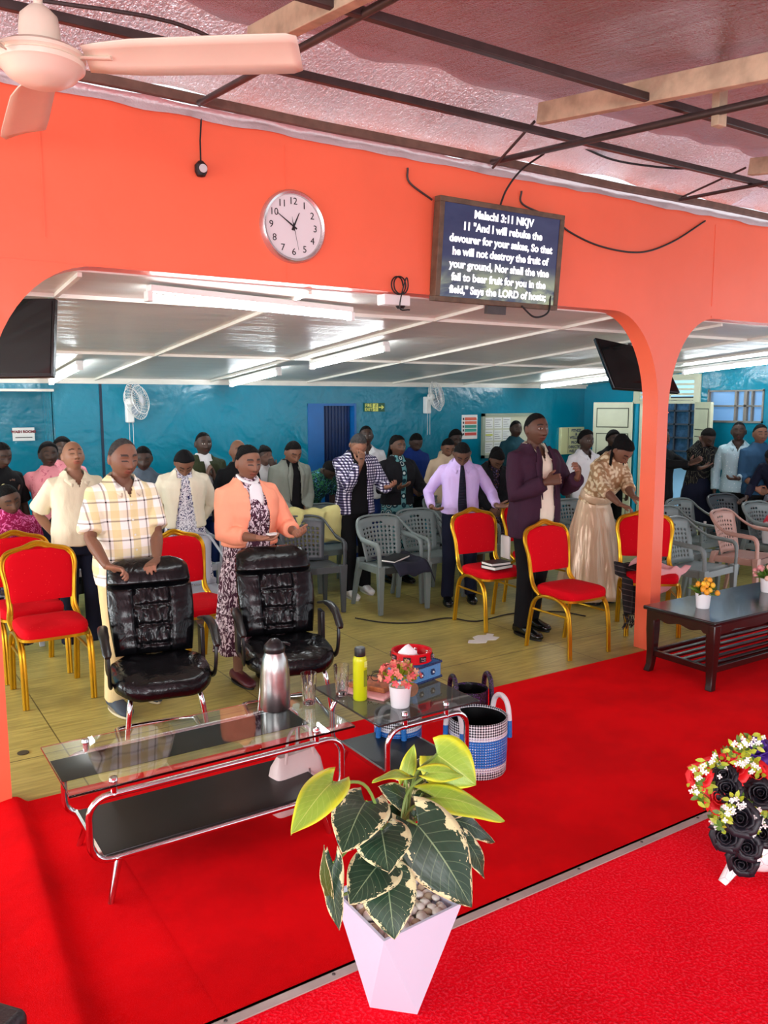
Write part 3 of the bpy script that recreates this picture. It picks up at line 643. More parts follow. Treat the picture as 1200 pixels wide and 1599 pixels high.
# ------------------------------------------------------------------ leather office chairs
n=NT('black_leather'); o_=n.obj(); n.set(color=(.004,.004,.005),rough=.22,spec=.32)
n.bump(n.noise(7,3,n.scale(o_,(1.6,1,.8)),dist=1.2),.35,.03,n.bump(n.noise(160,2),.1,.002)); LEA=n.m
def leather(p,a,lab):
    o=thing('leather_armchair',lab,'chair',(*p,0),a,'black leather visitor chairs')
    def back(u,v):
        z=.46+.52*v; w=.215+.025*sin(v*PI*.9)-.02*(v>.9)*(v-.9)*10
        w*= 1-.35*max(0,(v-.9)/.1)**3
        x=u*w; y=.20+.19*v-.05*sin(v*PI)*.6
        b=.05*(1-abs(u)**6)*(1-abs(2*v-1)**10)
        if v>.74: b*=1.15+.25*sin((v-.74)/.26*PI)
        seam=lambda c,s_,k:k*math.exp(-((c)/s_)**2)
        b-=seam(v-.735,.018,.032)
        if v<.735: 
            b-=seam(abs(u)-.42,.035,.016)
            if abs(u)<.42:
                for c in (.12,.33,.53): b-=seam(v-c,.02,.014)
                b+=.016*noise.noise((u*9,v*7,3))*1.2+.012*noise.noise((u*22,v*9,8))
            else: 
                b+=.006*noise.noise((u*2,v*15,5))*math.exp(-((abs(u)-.45)/.3)**2)
        return Vector((x,y-b,z))
    nu,nv=56,90; v=[back(-1+2*i/nu,j/nv) for j in range(nv+1) for i in range(nu+1)]; k=len(v)
    v+=[Vector((q.x,.235+.19*((q.z-.46)/.52)-.03*sin((q.z-.46)/.52*PI)+.0,q.z)) for q in v[:k]]
    f=[]
    for j in range(nv):
        for i in range(nu):
            a_=j*(nu+1)+i; f.append((a_,a_+1,a_+nu+2,a_+nu+1)); f.append((a_+k,a_+nu+1+k,a_+nu+2+k,a_+1+k))
    bd=[i for i in range(nu+1)]+[j*(nu+1)+nu for j in range(1,nv+1)]+[nv*(nu+1)+i for i in range(nu-1,-1,-1)]+[j*(nu+1) for j in range(nv-1,0,-1)]
    for i in range(len(bd)): a_,b_=bd[i],bd[(i+1)%len(bd)]; f.append((b_,a_,a_+k,b_+k))
    mk('backrest',v,f,LEA,o,ang=70)
    rings=[]
    for z,kk in ((.36,.90),(.375,1.0),(.41,1.03),(.445,1.0),(.462,.9),(.468,.6),(.462,.25)):
        rings.append([(math.copysign(abs(cos(t))**.55,cos(t))*.255*kk,-.02+math.copysign(abs(sin(t))**.6,sin(t))*.26*kk,z-.03*max(0,-sin(t))**2*kk+.004*sin(7*t)) for t in [2*PI*j/48 for j in range(48)]])
    MB().loft(rings).ob('seat',LEA,o,ang=70)
    for s in (-1,1):
        MB().tube(bez([(s*.27,.24,.63),(s*.285,.1,.66),(s*.29,-.05,.645),(s*.285,-.19,.575)],6),[.018]*6+[.028]*7+[.024]*5+[.016],10,flat=.6).ob('armrest',BLACKP,o)
        MB().tube(bez([(s*.285,-.14,.60),(s*.28,-.16,.5),(s*.275,-.12,.40),(s*.26,.0,.38),(s*.26,.18,.385)],6),.017,8,flat=.6).ob('arm_support',BLACKP,o)
        MB().box((s*.262-.012,.12,.38),(s*.262+.012,.22,.60)).ob('side_bracket',BLACKP,o,bevel=.006)
    m=MB()
    m.tube(bez([(.16,.1,.345),(.17,-.12,.345),(.185,-.2,.31),(.2,-.215,.2),(.215,-.225,.06),(.22,-.2,.02),(.225,0,.014),(.225,.2,.014),(.2,.26,.014),(0,.28,.014),(-.2,.26,.014),(-.225,.2,.014),(-.225,0,.014),(-.22,-.2,.02),(-.215,-.225,.06),(-.2,-.215,.2),(-.185,-.2,.31),(-.17,-.12,.345),(-.16,.1,.345)],5),.0155,12); m.ob('base_frame',CHROME,o)
    return o
leather((1.375,4.40),R(-10),'black leather armchair on the left behind the glass table, plaid shirt man behind')
leather((2.13,4.36),R(-14),'black leather armchair on the right, beside the steel flask')
# ------------------------------------------------------------------ glass tables
n=NT('table_glass'); n.set(color=(.86,.95,.93),rough=.0,trans=1.0,ior=1.5); GLS=n.m
BG=P('black_printed_glass',(8,8,9),.04,spec=.7); BSH=P('black_shelf',(10,10,11),.35)
def rrect(x0,x1,z0,z1,r,y,n=6):
    o=[]
    for cx,cz_,a0 in ((x1-r,z0+r,-90),(x1-r,z1-r,0),(x0+r,z1-r,90),(x0+r,z0+r,180)):
        for k in range(n+1): a=R(a0+90*k/n); o.append((cx+r*cos(a),y,cz_+r*sin(a)))
    return o
def gtable(name,x0,x1,y0,y1,h,lab,band,tint=GLS):
    cx,cy=(x0+x1)/2,(y0+y1)/2; o=thing(name,lab,'table',(cx,cy,0)); a,b=(x1-x0)/2,(y1-y0)/2
    MB().box((-a,-b,h-.010),(a,b,h)).ob('glass_top',tint,o,bevel=.002)
    if band: MB().box((-a+.004,-b+.13,h+.0002),(a-.16,b-.17,h+.0010)).ob('black_glass_panel',BG,o)
    li=.075
    for s,nm in ((-1,'front'),(1,'rear')):
        y=s*(b-.045)
        MB().tube(rrect(-a+li,a-li*.6,.16,h-.055,.075,y),.0135,12,closed=True).ob('frame_loop',CHROME,o)
        for sx in (-1,1):
            MB().tube([(sx*(a-li-.10),y,.155),(sx*(a-li-.055),y+s*.035,0.0)],[.016,.012],10).ob('leg',CHROME,o)
            m=MB().tube([(sx*(a-.17),y,h-.05),(sx*(a-.17),y,h-.011)],.013,12); m.ob('glass_clamp',CHROME,o)
            MB().lathe([(0,0),(.017,0),(.015,.012),(0,.016)],14,c=(sx*(a-.17),y,h)).ob('clamp_cap',CHROME,o)
            for z in (.16,h-.055): MB().ball((sx*(a-.17),y-.0135,z),(.007,.004,.007),8).ob('bolt',CHROME,o)
    MB().box((-a+.12,-b+.05,.165),(a-.10,b-.05,.18)).ob('lower_shelf',BSH,o,bevel=.003)
    MB().box((-a+.11,-b+.045,.16),(-a+.122,b-.045,.182)).ob('shelf_trim',CHROME,o); MB().box((a-.102,-b+.045,.16),(a-.09,b-.045,.182)).ob('shelf_trim',CHROME,o)
    return o
TH=.47
gtable('glass_coffee_table',.59,1.80,3.01,3.53,TH,'long glass coffee table with chrome loops and black shelf on the red carpet',True)
n=NT('smoked_glass'); n.set(color=(.30,.34,.34),rough=0,trans=.92,ior=1.5); SMK=n.m
gtable('glass_side_table',1.885,2.46,2.95,3.55,TH,'small square glass side table carrying the flowers and blue tissue box',False,SMK)
# ------------------------------------------------------------------ dark wooden table
DW=P('dark_cherry_wood',(46,15,13),.26,var=.4,vs=8,coat=.15); DWT=P('dark_table_top',(30,26,28),.2,var=.3,vs=3,coat=.1)
wt=thing('wooden_coffee_table','dark polished wooden coffee table at the right with slatted lower shelf','table',(5.40,3.49,0))
a,b,h=.78,.29,.47
MB().box((-a,-b,h-.028),(a,b,h)).ob('table_top',DWT,wt,bevel=.008)
for sx in (-1,1):
    for sy in (-1,1):
        x,y=sx*(a-.055),sy*(b-.05)
        MB().loft([[(x+sx*o_+i*w,y+sy*o_*.5+j*w,z) for i,j in ((-1,-1),(1,-1),(1,1),(-1,1))] for z,w,o_ in ((0,.026,.022),(.05,.024,.008),(.15,.028,0),(.30,.034,0),(.44,.034,0))]).ob('leg',DW,wt,bevel=.006)
def apron(p0,p1,nm):
    p0=Vector(p0);p1=Vector(p1); d=(p1-p0); s=Vector((-d.y,d.x,0)).normalized()*.011; v=[];N=24
    for k in range(N+1):
        t=k/N; q=p0+d*t; zb=.375+.03*(abs(2*t-1)<.8)*(.5+.5*cos(2*PI*(t-.5)*2.5))*.6
        v+=[q-s+Vector((0,0,zb)),q+s+Vector((0,0,zb)),q+s+Vector((0,0,.445)),q-s+Vector((0,0,.445))]
    MB().loft([v[4*k:4*k+4] for k in range(N+1)]).ob('apron',DW,wt)
for sy in (-1,1): apron((-a+.06,sy*(b-.03),0),(a-.06,sy*(b-.03),0),'a')
for sx in (-1,1): apron((sx*(a-.03),-b+.06,0),(sx*(a-.03),b-.06,0),'b')
for sy in (-1,1): MB().box((-a+.06,sy*(b-.05)-.013,.11),(a-.06,sy*(b-.05)+.013,.155)).ob('shelf_rail',DW,wt,bevel=.004)
for sx in (-1,1): MB().box((sx*(a-.055)-.013,-b+.06,.11),(sx*(a-.055)+.013,b-.06,.155)).ob('shelf_rail',DW,wt,bevel=.004)
for k in range(5): MB().box((-a+.06,-.17+.085*k-.016,.13),(a-.06,-.17+.085*k+.016,.148)).ob('shelf_slat',DW,wt,bevel=.003)
# ------------------------------------------------------------------ things on the glass tables
p=at(434,1101,Z=TH); o=thing('vacuum_flask','brushed steel vacuum flask with black lid on the glass coffee table','flask',(1.60,3.40,TH))
MB().lathe([(0,0),(.066,0),(.07,.008),(.07,.10),(.067,.18),(.058,.24),(.046,.268),(.044,.272),(0,.272)],40).ob('body',STEEL,o)
MB().lathe([(0,.27),(.046,.27),(.05,.285),(.048,.30),(.035,.315),(.02,.33),(.0,.335)],32).ob('lid',BLACKP,o)
MB().tube(bez([(.03,-.01,.31),(.055,-.02,.305),(.068,-.025,.298)],5),.012,8,flat=.5).ob('spout',BLACKP,o)
n=NT('drinking_glass'); n.set(color=(1,1,1),rough=0,trans=1,ior=1.46); DG=n.m
def tumbler(q,lab):
    o=thing('drinking_glass',lab,'glass',q,0,'drinking glasses')
    def ring(r,z,fl): return [(r*(1+fl*.05*cos(10*t))*cos(t),r*(1+fl*.05*cos(10*t))*sin(t),z) for t in [2*PI*j/60 for j in range(60)]]
    MB().loft([ring(.026,0,0),ring(.029,.004,.5),ring(.031,.05,1),ring(.034,.095,1),ring(.036,.105,0),ring(.038,.15,0),ring(.0355,.15,0),ring(.0335,.105,0),ring(.029,.05,0),ring(.026,.018,0)]).ob('glass',DG,o,ang=60)
tumbler((1.755,3.36,TH),'clear drinking glass beside the steel flask, nearer the middle'); tumbler((1.945,3.38,TH),'clear drinking glass beside the yellow green bottle')
o=thing('drink_bottle','yellow green drink bottle with black cap on the side table','bottle',(1.99,3.28,TH))
LIM=P('lime_plastic',(206,216,20),.3); MB().lathe([(0,0),(.031,0),(.034,.005),(.034,.19),(.033,.205),(.027,.215),(0,.215)],32).ob('body',LIM,o)
MB().lathe([(0,.213),(.026,.213),(.0265,.22),(.0265,.25),(.024,.256),(0,.256)],24).ob('cap',BLACKP,o)
LD=P('lime_dark',(128,140,24),.5); MB().box((.0,-.0348,.07),(.018,-.0280,.15)).ob('label_print',LD,o)
m=MB(); 
for k in range(5): m.box((.004,-.0352,.165+.006*k),(.02-.002*(k%2),-.028,.168+.006*k))
m.ob('label_lines',P('lime_pale',(235,240,150),.5),o)
# tissue box, tambourine, tissue
n=NT('blue_bead_weave'); x,y,z=n.xyz(); u=n.math('MULTIPLY',n.math('ADD',x,y),1.0)
def lattice(n,a,b,s):
    p_=n.math('SINE',n.math('MULTIPLY',n.math('ADD',a,b),s)); q_=n.math('SINE',n.math('MULTIPLY',n.math('SUBTRACT',a,b),s)); return n.math('MULTIPLY',p_,q_)
la=lattice(n,u,z,420); n.set(rough=.3,color=n.mix(n.math('GREATER_THAN',la,.55),srgb(10,120,190),srgb(190,220,235))); n.bump(la,.4,.004); BB=n.m
q=at(683,1066,Z=TH+.04); tb=thing('tissue_box','blue beaded tissue box with two dark flower dots on the side table','tissue box',(2.365,3.36,TH),R(12))
MB().box((-.125,-.075,0),(.125,.075,.095)).ob('box',BB,tb,bevel=.012)
ED=P('bead_edge_navy',(10,40,90),.35)
m=MB()
for z in (.012,.09):
    for s in (-1,1): 
        for k in range(22): m.ball((-.12+.24*k/21,s*.076,z),.0065,6)
        for k in range(12): m.ball((s*.126,-.07+.14*k/11,z),.0065,6)
m.ob('bead_trim',ED,tb)
for x in (-.03,.055):
    m=MB()
    for k in range(6): m.ball((x+.011*cos(k*PI/3),-.078,.05+.011*sin(k*PI/3)),.0065,6)
    fd=m.ob('bead_flower',ED,tb); MB().ball((x,-.081,.05),.006,6).ob('flower_centre',PAP,fd)
tam=thing('tambourine','red tambourine with steel jingles on top of the blue tissue box','tambourine',(2.375,3.40,TH+.10),R(20))
REDG=P('red_gloss_plastic',(214,16,32),.2); r_=.105
m=MB(); N=72; v=[];f=[]
for k in range(N):
    a=2*PI*k/N
    for rr,z in ((r_,0),(r_,.05),(r_-.012,.05),(r_-.012,0)): v.append((rr*cos(a),rr*sin(a),z))
for k in range(N):
    gap=(k%9) in (3,4,5)
    for s in range(4):
        a0,a1=4*k+s,4*((k+1)%N)+s; b0,b1=4*k+(s+1)%4,4*((k+1)%N)+(s+1)%4
        f.append((a0,a1,b1,b0))
m.add(v,f).ob('frame',REDG,tam)
m=MB()
for k in range(8):
    a=2*PI*(k+.5)/8; c=Vector((r_*cos(a),r_*sin(a),.025))
    MB().box((-.002,-.019,-.014),(.003,.019,.014),Matrix.Translation(c)@Matrix.Rotation(a,4,'Z')).ob('jingle_slot',P('slot_dark',(40,8,10),.6),tam)
    for dz in (-.006,.004):
        MB().lathe([(0,dz),(.016,dz),(.012,dz+.004),(0,dz+.003)],14,M=Matrix.Translation(c+Vector((0,0,0)))@Matrix.Rotation(a,4,'Z')@Matrix.Translation((-.002,0,0))).ob('jingle',CHROME,tam)
ti=MB(); prof=[(.055,0),(.05,.02),(.035,.055),(.014,.085),(.0,.092)]
ti.lathe([(r*1.0,z) for r,z in prof],24); o=tag(ti.ob('tissue',P('tissue_white',(245,245,248),.8)),'white tissue sheet rising inside the red tambourine','tissue'); o.location=(2.335,3.375,TH+.10)
a=coords(o); a[:,0]+=.012*np.sin(a[:,2]*70+a[:,1]*60); a[:,0]*=1.15; setco(o,a)
# flower pot on the side table
WPOT=P('white_ceramic',(240,238,240),.3)
def pot(r,h): return [(0,0),(r*.8,0),(r*.84,.004),(r,h-.006),(r*1.02,h),(r*.94,h),(r*.9,h-.01),(0,h-.012)]
def leafmesh(m,c,d,w,l,nrm):
    c=Vector(c);d=Vector(d).normalized();s=d.cross(Vector(nrm));s=s.normalized() if s.length>1e-4 else Vector((1,0,0)); nn=s.cross(d)
    P_=[c,c+d*l*.35+s*w+nn*l*.06,c+d*l*.7+s*w*.8+nn*l*.04,c+d*l,c+d*l*.7-s*w*.8+nn*l*.04,c+d*l*.35-s*w+nn*l*.06,c+d*l*.4,c+d*l*.7]
    m.add(P_,[(0,1,6),(1,2,7,6),(2,3,7),(3,4,7),(4,5,6,7),(5,0,6)])
def rdir(rng,up=.3):
    a=rng.uniform(0,2*PI); z=rng.uniform(up,1); r=math.sqrt(max(0,1-z*z)); return Vector((r*cos(a),r*sin(a),z))
def blossom(c,d,r,mat,parent,name='blossom',petals=5,ctr=None,cup=.35):
    x,y,w=frame(d); m=MB(); c=Vector(c)
    for k in range(petals):
        a=2*PI*k/petals; e=x*cos(a)+y*sin(a); s=-x*sin(a)+y*cos(a)
        m.add([c,c+e*r*.6+s*r*.38+w*r*cup*.5,c+e*r+s*r*.2+w*r*cup,c+e*r-s*r*.2+w*r*cup,c+e*r*.6-s*r*.38+w*r*cup*.5],[(0,1,2,3,4)])
    o=m.ob(name,mat,parent,smooth=False)
    if ctr: MB().ball(c+w*r*.12,r*.2,6).ob('centre',ctr,o)
    return o
rg=random.Random(3)
G1=P('leaf_green',(92,132,40),.5,var=.35,vs=30); G2=P('leaf_dark_green',(30,72,36),.45,var=.3,vs=30); YG=P('yellow_green_leaf',(180,196,50),.5,var=.3,vs=40)
fp=thing('flower_pot','white pot of coral pink artificial blossoms on the glass side table','plant',(2.10,3.10,TH))
MB().lathe(pot(.052,.10),36).ob('pot',WPOT,fp)
C1=P('coral_petal',(232,128,110),.6,var=.2,vs=40); C2=P('peach_petal',(240,176,140),.6,var=.2,vs=40); C3=P('pink_petal',(222,90,96),.6)
m=MB()
for k in range(70):
    d=rdir(rg,-.1); leafmesh(m,Vector((0,0,.12))+d*.035,d+Vector((0,0,.2)),.011,rg.uniform(.04,.075),rdir(rg))
m.ob('leaves',YG,fp); 
for k in range(84):
    d=rdir(rg,-.05); blossom(Vector((-.01,.0,.135))+Vector((d.x*.105,d.y*.105,d.z*.085))*rg.uniform(.7,1),d+rdir(rg,-1)*.4,rg.uniform(.014,.02),rg.choice((C1,C1,C2,C3)),fp)
# spectacles, bible with pink cover, wooden disc
o=tag(MB().box((-.085,-.12,0),(.085,.12,.012)).ob('phone_case',P('case_pink',(224,160,160),.4),bevel=.004),'pink edged tablet case lying under the spectacles on the side table','case'); o.location=(2.09,3.33,TH); o.rotation_euler=(0,0,R(25))
o=tag(MB().box((-.07,-.1,0),(.07,.1,.025)).ob('book',P('book_floral',(200,120,70),.6,var=.6,vs=30),bevel=.004),'small patterned book on the pink case behind the coral blossoms','book'); o.location=(2.12,3.37,TH+.012); o.rotation_euler=(0,0,R(30))
sp=thing('spectacles','dark framed spectacles resting on the book beside the bottle','glasses',(2.10,3.37,TH+.062),R(-10))
for s in (-1,1):
    MB().tube([(s*.034+.026*cos(t),.0,.022*sin(t)) for t in [2*PI*k/20 for k in range(20)]],.002,6,closed=True).ob('rim',BLACKP,sp)
    MB().tube(bez([(s*.06,0,.01),(s*.066,.06,.006),(s*.062,.12,-.018)],5),.002,6).ob('temple',BLACKP,sp)
MB().tube([(-.008,0,.006),(0,0,.010),(.008,0,.006)],.002,6).ob('bridge',BLACKP,sp)
o=thing('coaster','round brown coaster leaning by the coral flower pot','coaster',(2.19,3.13,TH+.052)); MB().lathe([(0,-.003),(.034,-.003),(.034,.003),(0,.003)],28,M=RX).ob('disc',P('cork_brown',(150,104,74),.7,var=.3,vs=60),o)
# ------------------------------------------------------------------ woven baskets
def weave(name,base,light,bands):
    n=NT(name); x,y,z=n.xyz(); an=n.math('MULTIPLY',n.math('ARCTAN2',y,x),.155)
    la=lattice(n,an,z,230); f=n.math('GREATER_THAN',la,.45); c=n.mix(f,srgb(*base),tuple(k*.5+.25 for k in srgb(*base)))
    ck=n.math('GREATER_THAN',la,.0); wb=n.mix(ck,srgb(232,232,236),srgb(20,24,40))
    wb2=n.mix(n.math('LESS_THAN',la,.6),srgb(120,110,170),srgb(226,226,232))
    for lo_,hi,w in bands:
        q=n.math('MULTIPLY',n.math('GREATER_THAN',z,lo_),n.math('LESS_THAN',z,hi)); c=n.mix(q,c,(wb,wb2)[w])
    # white square motifs
    fa=n.math('ABSOLUTE',n.math('SUBTRACT',n.math('FRACT',n.math('MULTIPLY',an,9.0)),.5)); fz=n.math('ABSOLUTE',n.math('MULTIPLY_ADD',z,11,-1.35))
    mx=n.math('MAXIMUM',fa,n.math('MULTIPLY',fz,.55)); sq=n.math('MULTIPLY',n.math('MULTIPLY',n.math('GREATER_THAN',mx,.24),n.math('LESS_THAN',mx,.275)),f)
    c=n.mix(sq,c,srgb(235,235,240)); n.set(rough=.32,color=c); n.bump(la,.5,.006); return n.m
BW=weave('blue_basket_weave',(0,106,196),(200,220,240),((.0,.04,0),(.04,.065,1),(.205,.225,1),(.225,.3,0)))
BK=P('basket_lining',(10,10,12),.35)
def basket(loc,r,h,mat,lab,hm,hang=60):
    o=thing('woven_basket',lab,'basket',loc,0,'woven bead baskets')
    MB().lathe([(0,0),(r*.93,0),(r*.97,.01),(r,h*.5),(r*1.0,h),(r*.96,h),(r*.955,h-.01),(r*.95,.06),(0,.05)],56).ob('body',mat,o)
    MB().lathe([(0,.052),(r*.945,.062),(r*.95,h-.012),(r*.94,h-.012),(r*.93,.066),(0,.056)],48).ob('lining',BK,o)
    for s in (0,180):
        a=R(hang+s); e=Vector((cos(a),sin(a),0)); t=Vector((-sin(a),cos(a),0)); c=e*r*1.02
        pts=[c-t*.07+Vector((0,0,h-.13)),c-t*.065+Vector((0,0,h-.02)),c-t*.045+Vector((0,0,h+.05)),c+Vector((0,0,h+.075)),c+t*.045+Vector((0,0,h+.05)),c+t*.065+Vector((0,0,h-.02)),c+t*.07+Vector((0,0,h-.13))]
        MB().tube(bez(pts,6),.014,10).ob('handle',hm,o)
        if s==0 and hm is BHN: pass
    return o
n=NT('blue_white_cord'); x,y,z=n.xyz(); n.set(rough=.35,color=n.mix(n.math('GREATER_THAN',z,.25),srgb(20,110,190),srgb(225,225,228))); n.bump(n.vor(140),.6,.004); BHN=n.m
n=NT('purple_black_weave'); n.set(rough=.4,color=n.mix(n.math('LESS_THAN',n.vor(110),.35),srgb(20,10,24),srgb(84,30,110))); n.bump(n.vor(110),.5,.004); PBW=n.m
basket((2.63,3.17,0),.152,.29,BW,'tall blue and white beaded basket standing at the right end of the side table',BHN,0)
basket((2.33,3.46,0),.125,.27,BW,'blue beaded basket tucked under the rear of the glass side table',BHN,40)
q=at(735,1074,Z=.30); basket((q.x,q.y,0),.10,.30,PBW,'small black and purple woven basket behind the blue tissue box',PBW,-20)
# pale handbag under the coffee table end
hb=thing('handbag','pale pink handbag standing under the right end of the coffee table','bag',(1.66,3.32,0),R(10))
def sq(w,d,z,e=.35,n=32): return [(math.copysign(abs(cos(t))**e,cos(t))*w,math.copysign(abs(sin(t))**e,sin(t))*d,z) for t in [2*PI*j/n for j in range(n)]]
HB=P('pale_leather',(226,200,196),.4,var=.1,bump=.2); MB().loft([sq(.13,.05,0),sq(.14,.058,.02),sq(.145,.06,.12),sq(.125,.045,.22),sq(.10,.02,.27)]).ob('body',HB,hb)
MB().tube(bez([(-.08,-.03,.24),(-.06,-.03,.36),(0,-.03,.40),(.06,-.03,.36),(.08,-.03,.24)],6),.007,8).ob('handle',HB,hb)
MB().tube(bez([(.03,-.066,.2),(.05,-.07,.1),(.10,-.068,.03)],5),.004,6).ob('strap',P('strap_grey',(120,100,100),.5),hb)
# ------------------------------------------------------------------ big potted plant
NAVY=P('navy_cloth',(22,26,48),.8)
pc=Vector((1.255,1.80,.2))
pp=thing('potted_plant','large leafy plant in a white faceted pot at the edge of the stage','plant',pc)
zt=.315
L_=at(521,1391,Z=.2+zt)-pc; F_=at(600,1470,Z=.2+zt)-pc; R_=at(722,1410,Z=.2+zt)-pc; B_=L_+R_-F_
b1=at(578,1573,Z=.2)-pc; b2=at(652,1584,Z=.2)-pc; e=(b2-b1); pe=Vector((-e.y,e.x,0)); b3=b2+pe; b4=b1+pe
top=[L_,F_,R_,B_]; bot=[b1,b2,b3,b4]; c0=(L_+R_)/2
# assign: faces L-F with b1, F-R with b2
v=[Vector(q) for q in bot+top]+[c0+(q-c0)*.94 for q in top]+[c0+(q-c0)*.86-Vector((0,0,.04)) for q in top]
f=[(3,2,1,0),(4,0,5),(0,1,5),(5,1,6),(1,2,6),(6,2,7),(2,3,7),(7,3,4),(3,0,4)]
for i in range(4): j=(i+1)%4; f+=[(4+i,4+j,8+j,8+i),(8+i,8+j,12+j,12+i)]
f.append((12,13,14,15))
mk('pot',v,f,P('white_planter',(206,212,232),.4),pp,ang=10)
PEB=[P('pebble_white',(232,226,216),.5,var=.1,vs=30),P('pebble_beige',(196,176,150),.5,var=.2,vs=30)]
rg=random.Random(11); base=[]
for k in range(4):
    m=MB().ball((0,0,0),(1,rg.uniform(.7,.95),rg.uniform(.55,.75)),14); base.append([m.ob('pebble',mt) for mt in PEB])
used=set(); i=0
for a in range(9):
    for b in range(9):
        u=(a+.5+rg.uniform(-.3,.3))/9; w=(b+.5+rg.uniform(-.3,.3))/9
        q=L_*(1-u)*(1-w)+F_*u*(1-w)+R_*u*w+B_*(1-u)*w; q=c0+(q-c0)*.82
        src=base[rg.randrange(4)][0 if rg.random()<.75 else 1]
        o=src if src.name not in used else src.copy()
        if src.name in used: COL.objects.link(o)
        used.add(src.name); s=rg.uniform(.012,.019); o.scale=(s,s,s); o.rotation_euler=(rg.uniform(-.4,.4),rg.uniform(-.4,.4),rg.uniform(0,3)); o.location=pc+Vector((q.x,q.y,zt-.03+rg.uniform(0,.012)))
        tag(o,'smooth pebble lying on the soil of the white faceted pot','pebble','pebbles in the plant pot')
for row in base:
    for o in row:
        if o.name not in used: bpy.data.objects.remove(o)
def leafmat(name,dark,var):
    n=NT(name); uv=n.n('ShaderNodeUVMap').outputs[0]; u,v_,_=n.xyz(uv); au=n.math('ABSOLUTE',u)
    c=n.mix(n.noise(5,3,uv),srgb(*dark),tuple(k*.7 for k in srgb(*dark)))
    if var: 
        ed=n.math('ADD',au,n.math('MULTIPLY',n.noise(3.2,3,n.scale(uv,(1,2.0,1)),rough=.7),1.9)); c=n.mix(n.ramp(ed,1.80,1.83),c,srgb(222,218,166))
    else:
        c=n.mix(n.ramp(n.math('ADD',au,n.math('MULTIPLY',n.noise(2,2,uv),.8)),.98,1.4),c,srgb(214,222,50))
    ve=n.math('LESS_THAN',n.math('FRACT',n.math('MULTIPLY',n.math('SUBTRACT',v_,n.math('MULTIPLY',au,.28)),9)),.07)
    mid=n.math('LESS_THAN',au,.022); vv=n.math('MAXIMUM',n.math('MULTIPLY',ve,.28),n.math('MULTIPLY',mid,.7))
    c=n.mix(vv,c,srgb(150,176,130) if var else srgb(206,222,120)); n.set(color=c,rough=.38,spec=.4,sss=0); n.bump(n.math('ADD',vv,n.math('MULTIPLY',n.noise(4,2,uv),.6)),.3,.01)
    n.m.use_backface_culling=False; return n.m
LDK=leafmat('leaf_variegated',(44,72,52),True); LBR=leafmat('leaf_lime',(158,196,72),False); LOL=leafmat('leaf_olive',(70,92,40),True)
def leaf(base,tip,w,nrm,mat,parent,name='leaf',droop=.12,cup=.12,fold=0,nu=12,nv=22):
    base=Vector(base);tip=Vector(tip);d=tip-base;L=d.length;d.normalize(); s=d.cross(Vector(nrm)).normalized(); nn=s.cross(d); v=[];uv=[]
    rr=random.Random(int(L*1e5)); ph=rr.uniform(0,6)
    for j in range(nv+1):
        t=j/nv; W=w*.5*(sin(PI*min(1,(t*.97+.03))**.62))**.85*(1.0 if t<.999 else 0)
        for i in range(nu+1):
            u=-1+2*i/nu; al=L*(t-.13*abs(u)**1.3*(1-t)**3*2.0); x=u*W
            hgt=L*droop*sin(PI*min(1,max(0,t))**.8)-abs(x)*cup*(1 if u else 0)*1.0+.004*sin(9*t+ph+2*u)*abs(u)+ (-fold*abs(x))
            v.append(base+d*al+s*x+nn*hgt); uv.append((u,t))
    f=[(j*(nu+1)+i,j*(nu+1)+i+1,(j+1)*(nu+1)+i+1,(j+1)*(nu+1)+i) for j in range(nv) for i in range(nu)]
    o=mk(name,v,f,mat,parent,ang=None); ul=o.data.uv_layers.new(name='UVMap')
    idx=np.empty(len(o.data.loops),dtype=int); o.data.loops.foreach_get('vertex_index',idx); ul.data.foreach_set('uv',np.array(uv)[idx].ravel())
    m=o.modifiers.new('t','SOLIDIFY'); m.thickness=.0012; return o
STM=P('stem_green',(120,150,70),.45)
cam0=Vector((0,0,H))
def pl(bx,by,tx,ty,wpx,mat,Yb_,Yt,nh=(0,0,.6),droop=.10,cup=.15,stem=True,dn=1):
    b=at(bx,by,Y=Yb_); t=at(tx,ty,Y=Yt); mid=(b+t)/2; w=wpx*(mid-cam0).dot(_f)/F
    nrm=(cam0-mid).normalized()*dn+Vector(nh); lf=leaf(b-pc,t-pc,w,nrm,mat,pp,droop=droop,cup=cup)
    if stem:
        r0=Vector((c0.x+random.uniform(-.02,.02),c0.y+random.uniform(-.02,.02),zt-.03)); e=b-pc; md=(r0+e)/2+Vector((0,0,.5*abs(e.z-r0.z)*.5+.02))-(t-b).normalized()*.03
        MB().tube(bez([r0,md,e],8),.0042,8).ob('stem',STM,pp)
ctrY=c0.y+pc.y
